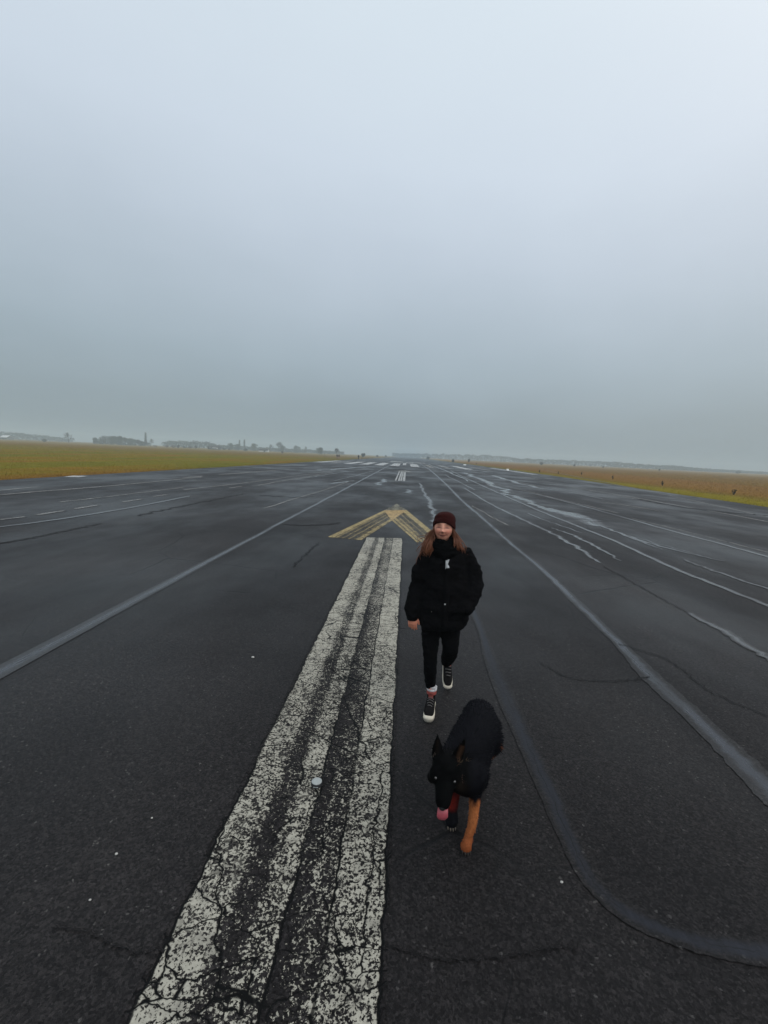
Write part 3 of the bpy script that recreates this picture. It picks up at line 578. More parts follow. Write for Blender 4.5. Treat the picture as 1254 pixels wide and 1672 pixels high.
# ------------------------------------------------------------------ far buildings, markers
M_WALL = simple('grey_render', (.16, .16, .155), .9, .2, .2, 2); M_PALE = simple('pale_cladding', (.70, .70, .68), .6, .3, .1, 2); M_ROOF = simple('dark_roof', (.05, .045, .045), .7, .3, .2, 2); M_GLASS = simple('dark_glass', (.02, .022, .025), .15, .5, .1, 2)
def gable(name, w, d, he, hr, wall, roof, label, px, Y, extra=None):
    r = empty(name); vs = [(-w / 2, -d / 2, -.1), (w / 2, -d / 2, -.1), (w / 2, d / 2, -.1), (-w / 2, d / 2, -.1), (-w / 2, -d / 2, he), (w / 2, -d / 2, he), (w / 2, d / 2, he), (-w / 2, d / 2, he), (-w / 2, 0, hr - .1), (w / 2, 0, hr - .1)]
    mesh_obj('wall', vs, [(0, 1, 5, 4), (2, 3, 7, 6), (1, 2, 6, 9, 5), (3, 0, 4, 8, 7)], wall, r); ov = .35
    k = (hr - he) / (d / 2); a = V([[-w / 2 - ov, -d / 2 - ov, he - k * ov], [w / 2 + ov, -d / 2 - ov, he - k * ov], [w / 2 + ov, 0, hr], [-w / 2 - ov, 0, hr], [w / 2 + ov, d / 2 + ov, he - k * ov], [-w / 2 - ov, d / 2 + ov, he - k * ov]])
    b = a + V([0, 0, .15]); v = np.vstack([a, b]); mesh_obj('roof', v, [(6, 7, 8, 9), (9, 8, 10, 11), (3, 2, 1, 0), (5, 4, 2, 3), (0, 1, 7, 6), (4, 5, 11, 10), (1, 2, 8, 7), (2, 4, 10, 8), (3, 0, 6, 9), (5, 3, 9, 11)], roof, r)
    for (nm, x_, z_, sx, sz, mt) in extra or []: v, f = box((x_, -d / 2 - .02, z_), (sx, .1, sz)); mesh_obj(nm, v, f, mt, r)
    r.location = (XA(px, Y), Y, -.06); tag(r, label, 'building'); return r
gable('hangar', 8, 9, 2.4, 4.6, M_WALL, M_PALE, 'small hangar with a pale roof at the far left of the field', 11, 480, [('door', 0, 1.1, 3.0, 2.2, M_ROOF), ('window', 2.8, 1.5, .9, .9, M_GLASS)])
gable('shed', 10.5, 7, 2.5, 4.0, M_ROOF, M_ROOF, 'dark shed with white front panels beyond the left field', 350, 430, [('white_panel', 1.2, 1.7, 3.4, .9, M_PALE), ('white_panel', 4.3, 1.4, 1.4, 1.6, M_PALE), ('white_panel', -2.8, 2.1, 1.2, .5, M_PALE), ('door', -1.6, 1.0, 1.1, 2.0, M_WALL)])
gable('barn', 8.5, 6, 1.5, 3.0, M_PALE, M_ROOF, 'low barn with a dark roof and pale wall beyond the left field', 431, 420, [('door', 1.5, .7, 1.6, 1.4, M_ROOF)])
M_POST = simple('grey_post', (.12, .11, .10), .7, .3)
def post(px, Y, h_, label, mat=M_POST):
    r = empty('marker_post'); v, f = tube([(0, 0, -.05), (0, 0, h_)], [.05, .045], 8, 2, (0, 1, 0), .3); mesh_obj('pole', v, f, mat, r, True)
    v, f = box((0, 0, h_ - .05), (.16, .12, .1)); mesh_obj('cap', v, f, mat, r); r.location = (XA(px, Y), Y, -.06); tag(r, label, 'post')
post(530, 200, 1.9, 'grey post in the left grass before the walkers'); post(359.5, 424, 5.5, 'pale mast standing at the right end of the dark shed', M_PALE)
M_WHITE = simple('white_board_paint', (.75, .74, .70), .5, .3, .1)
def board(px, Y, w_, h_, label):
    r = empty('marker_board'); d_ = h_ * .8
    v = [(-w_ / 2, -d_, 0), (w_ / 2, -d_, 0), (w_ / 2, d_, 0), (-w_ / 2, d_, 0), (-w_ / 2, -.02, h_), (w_ / 2, -.02, h_), (w_ / 2, .02, h_), (-w_ / 2, .02, h_)]
    mesh_obj('panel', v, [(0, 1, 5, 4), (1, 2, 6, 5), (2, 3, 7, 6), (3, 0, 4, 7), (4, 5, 6, 7)], M_WHITE, r)
    for q in (-1, 1): v, f = box((q * w_ * .4, 0, .02), (.06, 2.2 * d_, .04)); mesh_obj('foot', v, f, M_POST, r)
    r.location = (XA(px, Y), Y, .0 if abs(r.location[0]) < 20 else -.04); tag(r, label, 'marker', 'white boards along the right runway edge')
board(759.5, 152, 1.0, .35, 'farther white edge board beside the dark tuft'); board(830, 100, .5, .4, 'nearer white edge board by the right-hand grass')

# ------------------------------------------------------------------ small things on the ground
M_STUD = simple('dull_pale_metal', (.36, .38, .365), .35, .5, .12, 60); M_STUDD = simple('dark_stud_body', (.03, .03, .033), .5, .4)
sx, sy = G(517, 1282); r = empty('runway_stud', (sx, sy, .004))
v, f = tube([(0, 0, -.02), (0, 0, .012), (0, 0, .021)], [.036, .036, .034], 28, 2, (0, 1, 0), .05); mesh_obj('housing', v, f, M_STUDD, r, True)
def dome(rr, z0, hz, seg=28, n=5):
    vs, fs = [], []
    for i in range(n + 1):
        a = i / n * math.pi / 2
        vs += [(rr * math.cos(a * .98) * math.cos(b), rr * math.cos(a * .98) * math.sin(b), z0 + hz * math.sin(a)) for b in np.arange(seg) * 2 * math.pi / seg]
    for i in range(n): fs += [(i * seg + j, i * seg + (j + 1) % seg, (i + 1) * seg + (j + 1) % seg, (i + 1) * seg + j) for j in range(seg)]
    fs.append(tuple(n * seg + j for j in range(seg))); fs.append(tuple(range(seg))[::-1]); return vs, fs
v, f = dome(.0335, .0235, .006); mesh_obj('cap', v, f, M_STUD, r, True)
v, f = box((0, -.0355, .009), (.032, .004, .003)); mesh_obj('lens', v, f, M_STUD, r)
tag(r, 'small round pale-topped metal stud set in the cracked white stripe', 'stud')
M_PEB = simple('pale_stone', (.50, .48, .44), .8, .3, .2, 40)
def pebble(px, py, s_, label, sd):
    rg = np.random.default_rng(sd); v, f = ellipsoid((0, 0, 0), (s_, s_ * .8, s_ * .55), 10, 7); v = v * (1 + .18 * V([mnoise.noise(Vector(q / s_ * 1.3) + Vector((sd, 0, 0))) for q in v]))[:, None]
    o = mesh_obj('pebble', v, f, M_PEB, smooth=True); x_, y_ = G(px, py); o.location = (x_, y_, s_ * .45); tag(o, label, 'pebble', 'pebbles lying on the asphalt')
pebble(190, 1395, .008, 'pale pebble left of the white stripe in the foreground', 1); pebble(248, 1336, .006, 'smaller chip up from the pale pebble on the left', 2)
pebble(413, 1074, .016, 'flat pale flake on the dark lane left of the stripe', 3); pebble(917, 1441, .008, 'pale pebble left of the winding bitumen repair', 4); pebble(147, 1470, .006, 'faint chip near the lower left crack', 5)

# ------------------------------------------------------------------ the far walkers
def skinmat(name, col): return simple(name, col, .55, .35, .08, 60)
M_SKIN = simple('skin', (1, 1, 1), .5, .35, .06, 60, attr=True); M_SK2 = skinmat('skin_plain', (.55, .30, .22))
def walker(px, Y, coat, trousers, hair, label, h_=1.72, step=.12):
    k = h_ / 1.72; r = empty('person', (XA(px, Y), Y, -.06 if abs(XA(px, Y)) > 20.3 else 0), 0, k)
    v, f = union([ellipsoid((0, 0, 1.59), (.075, .095, .115)), tube([(0, .01, 1.50), (0, 0, 1.38)], [.05, .06], 10, 3, (0, 1, 0)), tube([(0, 0, 1.38), (0, 0, 1.15), (0, 0, .92)], [(.17, .1), (.15, .1), (.15, .1)], 14, 4, (0, 1, 0)),
        tube([(-.19, 0, 1.36), (-.23, .02, 1.1), (-.22, -.06, .86), (-.22, -.08, .78)], [.045, .038, .03, .035], 10, 4, (0, 1, 0)), tube([(.19, 0, 1.36), (.23, .02, 1.1), (.22, -.06, .86), (.22, -.08, .78)], [.045, .038, .03, .035], 10, 4, (0, 1, 0)),
        tube([(-.09, 0, .9), (-.09, -.05, .48), (-.09, -step, .06)], [.075, .055, .04], 10, 4, (0, 1, 0)), tube([(.09, 0, .9), (.09, .03, .48), (.09, step, .06)], [.075, .055, .04], 10, 4, (0, 1, 0))], .018, 1)
    mesh_obj('body', v, f, M_SK2, r, True)
    v, f = union([tube([(0, 0, 1.42), (0, 0, 1.2), (0, 0, .84)], [(.19, .12), (.2, .14), (.2, .14)], 14, 4, (0, 1, 0)), tube([(-.19, 0, 1.37), (-.24, .02, 1.1), (-.23, -.06, .86)], [.07, .06, .05], 10, 4, (0, 1, 0)), tube([(.19, 0, 1.37), (.24, .02, 1.1), (.23, -.06, .86)], [.07, .06, .05], 10, 4, (0, 1, 0))], .02, 1)
    mesh_obj('jacket', v, f, simple('jacket_cloth', coat, .9, .1), r, True)
    v, f = union([tube([(-.09, 0, .9), (-.09, -.05, .48), (-.09, -step, .08)], [.1, .08, .065], 10, 4, (0, 1, 0)), tube([(.09, 0, .9), (.09, .03, .48), (.09, step, .08)], [.1, .08, .065], 10, 4, (0, 1, 0))], .02, 1)
    mesh_obj('trousers', v, f, simple('trouser_cloth', trousers, .9, .1), r, True)
    v, f = ellipsoid((0, .02, 1.63), (.088, .1, .095)); mesh_obj('hair', v, f, simple('hair_colour', hair, .7, .2), r, True)
    for sg, yy in ((-1, -step), (1, step)): v, f = tube([(sg * .09, yy + .07, .04), (sg * .09, yy - .16, .035)], [(.05, .045), (.045, .035)], 10, 3); mesh_obj('shoe', v, f, simple('shoe_leather', (.03, .03, .03), .5, .3), r, True)
    tag(r, label, 'person'); return r
walker(550.8, 172, (.05, .035, .045), (.28, .16, .13), (.03, .02, .02), 'far person on the left of the pair, dark jacket and light trousers')
walker(553.8, 171, (.08, .05, .05), (.34, .2, .16), (.04, .025, .02), 'far person on the right of the pair, brown jacket and light trousers', 1.76)
walker(585.6, 178, (.006, .007, .006), (.008, .008, .008), (.02, .015, .01), 'lone far walker in black at the left runway edge', 1.85)
r = empty('dog', (XA(588.3, 176), 176, 0)); v, f = union([tube([(0, .3, .45), (0, 0, .45), (0, -.3, .48)], [.10, .13, .14], 12, 4), tube([(0, -.3, .52), (0, -.45, .68)], [.09, .07], 10, 3), tube([(0, -.42, .72), (0, -.62, .66)], [.085, .04], 10, 3)] + [tube([(sx_, sy_, .42), (sx_, sy_ + .03, .2), (sx_, sy_ - .02, .02)], [.055, .035, .04], 8, 3, (0, 1, 0)) for sx_ in (-.07, .07) for sy_ in (-.28, .28)] + [tube([(0, .4, .5), (0, .58, .4), (0, .66, .25)], [.035, .03, .015], 8, 3)], .02, 1)
mesh_obj('body', v, f, simple('pale_fur', (.45, .42, .36), .9, .1), r, True); tag(r, 'pale dog beside the lone far walker', 'dog')

exec_person = True
# ------------------------------------------------------------------ the woman
PX, PY = .32, 3.50
W = empty('person', (PX, PY, 0)); tag(W, 'smiling woman in a maroon beanie and black coat walking beside the white stripe, hand pocketed', 'person')
RH = rot('Z', -9) @ rot('X', -9); HC = V([.003, -.015, 1.574])
def head_mesh(nu=72, nv=60):
    v, f = ellipsoid((0, 0, 0), (.0735, .094, .113), nu, nv); x, y, z = v.T.copy(); tz = np.clip(-z / .113, 0, 1)
    x = x * (1 - .22 * tz ** 2.4); y = np.where(y > 0, y * (1 - .35 * tz), y * (1 + .02 * tz)); fr = np.clip(-y / .06, 0, 1)
    d = np.zeros_like(y)
    d -= gauss(x, z, 0, -.034, .0115, .013) * .021 + gauss(x, z, 0, -.008, .008, .024) * .010 + gauss(np.abs(x), z, .011, -.037, .006, .006) * .006
    d -= gauss(np.abs(x), z, .030, .020, .022, .008) * .0045
    d += gauss(np.abs(x), z, .0315, .003, .015, .010) * .010; d -= gauss(np.abs(x), z, .0315, .0, .012, .008) * .0065
    d -= gauss(np.abs(x), z, .040, -.034, .019, .018) * .0085
    d -= gauss(x, z, 0, -.0585, .021, .006) * .005 + gauss(x, z, 0, -.073, .018, .0065) * .0055; d += gauss(x, z + .00 - 6 * x * x, 0, -.066, .028, .0035) * .006
    d -= gauss(x, z, 0, -.098, .019, .013) * .008
    v = np.column_stack([x, y + d * fr, z]); return v, f
hv_, hf_ = head_mesh(); hv_w = hv_ @ RH.T + HC
def hand(wr, dirv, side, back, L=1.0, curl=.9):
    """wrist, direction of the fingers, thumb side vector, back-of-hand normal"""
    d, s_, b = nrm(V(dirv)), nrm(V(side)), nrm(V(back)); wr = V(wr); out = [tube([wr, wr + d * .045 * L, wr + d * .085 * L], [(.026, .018), (.036, .017), (.038, .014)], 14, 4, b)]
    for i, (o, l) in enumerate(((.029, .068), (.010, .076), (-.010, .070), (-.028, .055))):
        p0 = wr + d * .078 * L + s_ * o; a = curl; p1 = p0 + (d * math.cos(a * .35) - b * math.sin(a * .35)) * l * .45; p2 = p1 + (d * math.cos(a * .95) - b * math.sin(a * .95)) * l * .33; p3 = p2 + (d * math.cos(a * 1.5) - b * math.sin(a * 1.5)) * l * .25
        out.append(tube([p0 - d * .02, p0, p1, p2, p3], [.009, .0095, .0088, .008, .0068], 10, 4, s_))
    t0 = wr + d * .028 + s_ * .026; t1 = t0 + nrm(d + s_ * .75 - b * .25) * .034; t2 = t1 + nrm(d + s_ * .2 - b * .3) * .028
    out.append(tube([t0 - s_ * .012, t0, t1, t2], [.013, .0125, .0105, .008], 10, 4, b)); return out
armR = [(-.095, .01, 1.345), (-.135, .015, 1.25), (-.185, .025, 1.08), (-.205, -.03, .81)]; armL = [(.18, .01, 1.36), (.265, .02, 1.13), (.20, -.075, .96)]
legA = [(-.045, .03, .88), (-.035, -.025, .50), (-.012, .045, .13)]           # planted leg
legB = [(.105, .03, .88), (.125, .02, .53), (.145, .44, .21)]                 # trailing leg
bodyparts = [(hv_w, hf_), tube([(.0, .02, 1.50), (.02, .03, 1.40)], [.052, .06], 14, 4, (0, 1, 0)),
    tube([(.03, .02, 1.40), (.035, .02, 1.2), (.035, .02, 1.02), (.03, .02, .88)], [(.11, .06), (.13, .09), (.125, .09), (.15, .10)], 18, 5, (0, 1, 0)),
    tube(armR, [.040, .040, .038, .027], 12, 5, (0, 1, 0)), tube(armL, [.042, .038, .027], 12, 5, (0, 1, 0)), tube([(-.045, .03, .88), (-.043, .0, .66), (-.037, -.02, .48), (-.028, .01, .33), (-.013, .05, .15)], [.06, .052, .036, .034, .024], 12, 5, (0, 1, 0)), tube([(.105, .03, .88), (.115, .018, .68), (.126, .03, .54), (.135, .19, .40), (.146, .42, .23)], [.06, .052, .036, .034, .024], 12, 5, (.9, .3, 0)),
    tube([(-.012, .05, .10), (-.022, -.03, .055), (-.04, -.12, .045)], [.022, (.024, .018), (.022, .012)], 12, 4, (0, 0, 1)), tube([(.145, .45, .19), (.155, .43, .12), (.165, .40, .07)], [.022, (.022, .018), (.018, .012)], 12, 4, (0, 1, 0))]
bodyparts += hand((-.205, -.03, .850), (.04, -.16, -1), (1, -.25, 0), (-.25, -1, .15), .88, .62) + [tube([(.20, -.075, .96), (.155, -.085, .915), (.12, -.085, .88)], [(.026, .02), (.03, .016), (.022, .012)], 12, 4, (0, 1, 0))]
bv, bf = union(bodyparts, .0031, 1)
# skin tones: lips, brows, lashes, flush; then painted facial shading
hl = (bv - HC) @ RH; x, y, z = hl.T; fr = np.clip(-y / .05, 0, 1) * (np.abs(z) < .125)
cols = np.tile(V([.90, .42, .285]), (len(bv), 1))
def tint(wt, c):
    global cols
    wt = np.clip(wt, 0, 1)[:, None]; cols = cols * (1 - wt) + V(c) * wt
tint(fr * gauss(np.abs(x), z, .042, -.034, .024, .020) * .7, (.74, .24, .165)); tint(fr * gauss(x, z, 0, -.036, .016, .012) * .5, (.70, .27, .20))
zl = z - 9 * x * x
tint(fr * gauss(x, zl, 0, -.0605, .024, .0055) * .6, (.50, .14, .12)); tint(fr * gauss(x, zl, 0, -.074, .019, .0055) * .6, (.52, .16, .13)); tint(fr * gauss(x, zl, 0, -.0675, .033, .0052) * 1.15, (.16, .04, .035))
za = z + 6 * (np.abs(x) - .0315) ** 2 * 1.5
tint(fr * gauss(np.abs(x), za, .033, .0240, .020, .0060) * .95, (.15, .065, .042)); tint(fr * gauss(np.abs(x), z + 9 * (np.abs(x) - .0315) ** 2, .0315, -.0030, .0185, .0062) * 1.25, (.085, .032, .024))
tint(fr * gauss(np.abs(x), z, .0300, .006, .021, .013) * .62, (.36, .13, .085)); tint(fr * gauss(x, z, 0, -.0475, .0135, .0052) * .75, (.26, .085, .055)); tint(fr * gauss(np.abs(x), z, .013, -.012, .005, .016) * .35, (.42, .15, .10))  # shade painted into eye sockets, under the nose and along its sides
for q in np.linspace(0, 1, 7): tint(fr * gauss(np.abs(x), z, .019 + .018 * q, -.040 - .024 * q, .0055, .0055) * .38, (.42, .13, .085))  # smile folds, shaded by colour
tint(fr * gauss(x, z, 0, -.0865, .016, .0045) * .4, (.45, .16, .11))  # painted crease shade below the lower lip
hz = bv[:, 2] < .82
cols[hz] = cols[hz] * V([.9, .72, .66])
mesh_obj('body', bv, bf, M_SKIN, W, True, cols)
v, f = ellipsoid((0, 0, 0), (.010, .014, .026), 12, 8); 
for sg in (1,):
    ev = v @ rot('Z', 20 * sg).T + V([.0745 * sg, .012, -.022]); ev = ev @ RH.T + HC; mesh_obj('ear', ev, f, skinmat('ear_skin', (.68, .34, .26)), W, True)
# cloth
def cloth(name, col, sc=160, bump=.25, spec=.03, rough=.92):
    m, t = newmat(name); p = t.n('ShaderNodeTexCoord').outputs['Object']; n = t.noise(p, sc, 3, .6); n2 = t.noise(p, 9, 3, .6)
    c = t.mix(1, (*col, 1), t.ramp(n, [(.3, .7), (.7, 1.35)]), 'MULTIPLY'); c = t.mix(1, c, t.ramp(n2, [(.3, .8), (.7, 1.25)]), 'MULTIPLY')
    t.out(c, rough, spec, t.bump(t.m('ADD', n, t.m('MULTIPLY', n2, 2.0)), bump, .008)); return m
M_COAT = cloth('black_coat_cloth', (.0050, .0048, .0052)); M_LEG = cloth('black_leggings', (.0042, .004, .0043)); M_SCARF = cloth('black_knit', (.0036, .0036, .0038), 90, .5)
coat, cf = union([tube([(.03, .02, 1.425), (.04, .02, 1.385), (.04, .015, 1.30), (.04, .01, 1.15), (.042, .01, .98), (.045, .01, .84), (.048, .01, .765)], [(.09, .085), (.15, .105), (.188, .13), (.2, .145), (.205, .152), (.2, .148), (.196, .142)], 40, 7, (0, 1, 0), .25),
    tube([(-.095, .02, 1.36), (-.133, .025, 1.25), (-.172, .03, 1.07), (-.197, -.01, .92), (-.208, -.03, .83)], [.066, .078, .074, .067, .060], 22, 6, (0, 1, 0), .4),
    tube([(-.208, -.03, .835), (-.209, -.032, .795)], [.051, .048], 20, 4, (0, 1, 0), .15),
    tube([(.172, .02, 1.37), (.228, .02, 1.26), (.268, .015, 1.14), (.245, -.05, 1.02), (.19, -.10, .93)], [.073, .082, .083, .078, .066], 22, 6, (0, 1, 0), .4)], .008, 3)
coat = wrinkle(coat, cf, .016, 7, (1, 1, 1.5)); coat = wrinkle(coat, cf, .005, 24, (1, 1, 1.8))
C_O = mesh_obj('coat', coat, cf, M_COAT, W, True)
from mathutils.bvhtree import BVHTree
BT = BVHTree.FromPolygons([Vector(q) for q in coat], cf)
def front(x_, z_, off=.004):
    h_ = BT.ray_cast(Vector((x_, -1, z_)), Vector((0, 1, 0))); return V([x_, (h_[0].y if h_[0] else -.15) - off, z_])
# placket, collar, pocket flaps, buttons on the coat
def ribbon(pts, w_, th, name, mat, off=.004):
    vs, fs = [], []
    for i, (x_, z_) in enumerate(pts):
        a, b = V(pts[max(i - 1, 0)]), V(pts[min(i + 1, len(pts) - 1)]); d = nrm(b - a); nn = V([-d[1], d[0]])
        for s_ in (-1, 1):
            q = front(x_ + nn[0] * w_ / 2 * s_, z_ + nn[1] * w_ / 2 * s_, off); vs += [q, q - V([0, th, 0])]
    for i in range(len(pts) - 1):
        a, b = 4 * i, 4 * i + 4; fs += [(a + 1, a + 3, b + 3, b + 1), (a, a + 1, b + 1, b), (a + 3, a + 2, b + 2, b + 3)]
    fs += [(0, 2, 3, 1), (4 * (len(pts) - 1), 4 * (len(pts) - 1) + 1, 4 * (len(pts) - 1) + 3, 4 * (len(pts) - 1) + 2)]
    return mesh_obj(name, vs, fs, mat, C_O if False else W, True)
ribbon([(.045, z_) for z_ in np.linspace(1.27, .80, 26)], .05, .004, 'placket', M_COAT)
for xx in (-.06, .14): ribbon([(xx - .055, .93 - .02 * (xx > 0)), (xx, .935), (xx + .055, .93)], .045, .006, 'pocket_flap', M_COAT)
M_BTN = simple('metal_snap', (.75, .75, .72), .3, .5, .05)
for (x_, z_, r_) in ((.04, .985, .0065), (-.06, .915, .0045)):
    q = front(x_, z_, .008); v, f = ellipsoid((0, 0, 0), (r_, r_ * .5, r_), 12, 8); mesh_obj('button', v + q, f, M_BTN if r_ > .005 else M_POST, W, True)
# pale wedge of shirt in the coat opening
M_SHIRT = cloth('pale_shirt', (.50, .50, .50), 60, .1)
sv = [front(a, b, .006) for a, b in ((.026, 1.335), (.056, 1.338), (.042, 1.295), (.036, 1.272), (.058, 1.275), (.057, 1.281), (.037, 1.279), (.028, 1.262))]
sv2 = [q - V([0, .004, 0]) for q in sv]; k = len(sv)
mesh_obj('shirt', sv + sv2, [tuple(range(k)), tuple(range(2 * k - 1, k - 1, -1))] + [(i, k + i, k + (i + 1) % k, (i + 1) % k) for i in range(k)], M_SHIRT, W)
# leggings
lg, lf = union([tube([(.03, .02, .93), (.03, .02, .84), (.03, .02, .76)], [(.16, .115), (.165, .12), (.14, .11)], 24, 4, (0, 1, 0), .4),
    tube([(-.045, .025, .84), (-.045, .0, .66), (-.037, -.02, .48), (-.028, .015, .33), (-.014, .060, .188)], [.088, .076, .057, .055, .041], 20, 6, (0, 1, 0), .3),
    tube([(.105, .025, .84), (.115, .015, .68), (.126, .02, .54), (.135, .19, .40), (.146, .405, .245)], [.09, .08, .064, .062, .045], 20, 6, (.9, .3, 0), .4)], .007, 2)
lg = wrinkle(lg, lf, .006, 18, (1, 1, 1.6)); mesh_obj('leggings', lg, lf, M_LEG, W, True)
# scarf: stacked rolls of knit
sc_parts = []
for zc, rx, ry, rr, cx in ((1.466, .072, .078, .030, .008), (1.434, .082, .085, .034, .015), (1.385, .088, .088, .034, .022), (1.35, .075, .080, .032, .026)):
    pts = [(cx + rx * math.cos(a), -.005 + ry * math.sin(a), zc + .012 * math.sin(a * 1 + .6) + .008 * math.cos(3 * a)) for a in np.linspace(0, 2 * math.pi, 22)]
    sc_parts.append(tube(pts, [rr] * 22, 12, 2, (0, 0, 1), 0.2))
sc_parts.append(ellipsoid((.02, .0, 1.40), (.085, .08, .07)))
sv, sf = union(sc_parts, .007, 3); sv = wrinkle(sv, sf, .008, 22, (1, 1, 2)); mesh_obj('scarf', sv, sf, M_SCARF, W, True)
# beanie
M_HAT, t = newmat('maroon_knit'); p = t.n('ShaderNodeUVMap').outputs[0]; u, w_, _ = t.sep(p)
rib = t.m('SINE', t.m('MULTIPLY', u, 2 * math.pi * 60)); nn_ = t.noise(t.n('ShaderNodeTexCoord').outputs['Object'], 120, 3, .6)
cc = t.mix(1, (.043, .0095, .0085, 1), t.ramp(t.m('ADD', t.m('MULTIPLY', rib, .25), nn_), [(.2, .6), (.9, 1.4)]), 'MULTIPLY'); t.out(cc, .95, .1, t.bump(t.m('ADD', rib, nn_), .5, .004))
def beanie():
    prof = [(-.004, .070, .090), (-.004, .0875, .1065), (.012, .0905, .1095), (.032, .0905, .1095), (.043, .087, .106), (.046, .0855, .1045), (.062, .085, .104), (.08, .080, .099), (.098, .069, .088), (.112, .052, .068), (.121, .030, .042), (.124, .010, .014)]
    P = resample(V(prof), 3); seg = 64; vs, us, fs = [], [], []
    for i, (z_, a, b) in enumerate(P):
        for j in range(seg):
            q = 2 * math.pi * j / seg; X, Y_ = a * math.cos(q), b * math.sin(q) + .006; wgt = max(0, 1 - max(z_, 0) / .12)
            Z = z_ + wgt * (-.40 * Y_ - .10 * max(X, 0) * 1.6) + .002; lump = .004 * mnoise.noise(Vector((X * 18, Y_ * 18, z_ * 30)))
            n_ = nrm(V([X, Y_, z_ * .6])); vs.append(V([X, Y_, Z]) + n_ * lump + V([.004 + .10 * max(z_ - .05, 0), .02 * max(z_, 0), 0])); us.append((j / seg, i / len(P)))
    for i in range(len(P) - 1): fs += [(i * seg + j, i * seg + (j + 1) % seg, (i + 1) * seg + (j + 1) % seg, (i + 1) * seg + j) for j in range(seg)]
    fs.append(tuple((len(P) - 1) * seg + j for j in range(seg))); return V(vs), fs, us
v, f, us = beanie(); mesh_obj('beanie', v @ RH.T + HC, f, M_HAT, W, True, uvs=us)
# hair strands
M_HAIR, t = newmat('auburn_hair'); n = t.noise(t.n('ShaderNodeTexCoord').outputs['Object'], 130, 2, .6); zc = t.sep(t.n('ShaderNodeTexCoord').outputs['Object'])[2]
zz_ = t.sm(zc, 1.36, 1.55, 1., 0.); cc = t.mix(t.m('MULTIPLY', t.m('ADD', n, t.m('MULTIPLY', zz_, .5)), .75), (.055, .018, .009, 1), (.36, .135, .066, 1)); t.out(cc, .5, .4)
hp = []; rg = np.random.default_rng(21)
for side, n_, endx, endz in ((-1, 130, -.128, 1.345), (1, 85, .142, 1.385)):
    for k in range(n_):
        a = rg.uniform(-.35, .9); st = V([side * .074 * math.cos(a) , .085 * math.sin(a), -.005 + rg.uniform(-.015, .02)]) @ RH.T + HC
        u = rg.random(); e = V([endx + side * rg.normal(0, .022) - side * .045 * u, -.065 + .06 * rg.random(), endz + abs(rg.normal(0, .035)) - .022 + .02 * u])
        m1 = st * .66 + e * .34 + V([side * (.004 + rg.normal(0, .007)), -.008, -.006]); m2 = st * .30 + e * .70 + V([side * (.008 + rg.normal(0, .011)), -.03 + rg.normal(0, .010), 0])
        hp.append(tube([st, m1, m2, e], [.0030, .0034, .0028, .0008], 5, 4, (0, 1, 0), 0))
for k in range(90):
    a = rg.uniform(.2, math.pi - .2); st = V([.078 * math.cos(a), .092 * math.sin(a), -.01]) @ RH.T + HC; e = V([.02 + .12 * math.cos(a), .05 + .07 * math.sin(a), 1.35 + rg.normal(0, .02)])
    hp.append(tube([st, st * .5 + e * .5 + V([.01 * math.cos(a), .02, 0]), e], [.006, .007, .002], 5, 4, (0, 1, 0), 0))
for k in range(46):
    sg = -1 if k % 3 else 1; st = V([sg * .078, .03 * rg.normal(), -.02]) @ RH.T + HC; e = V([sg * (.145 + abs(rg.normal(0, .03))), -.05 + .06 * rg.random(), 1.36 + rg.normal(0, .045)])
    m1 = st * .6 + e * .4 + V([sg * rg.normal(.006, .012), -.01, rg.normal(0, .01)]); m2 = st * .25 + e * .75 + V([sg * rg.normal(.008, .016), -.02, rg.normal(0, .01)]); hp.append(tube([st, m1, m2, e], [.0014, .0018, .0016, .0006], 4, 5, (0, 1, 0), 0))
v, f = join(hp); mesh_obj('hair', v, f, M_HAIR, W, True)
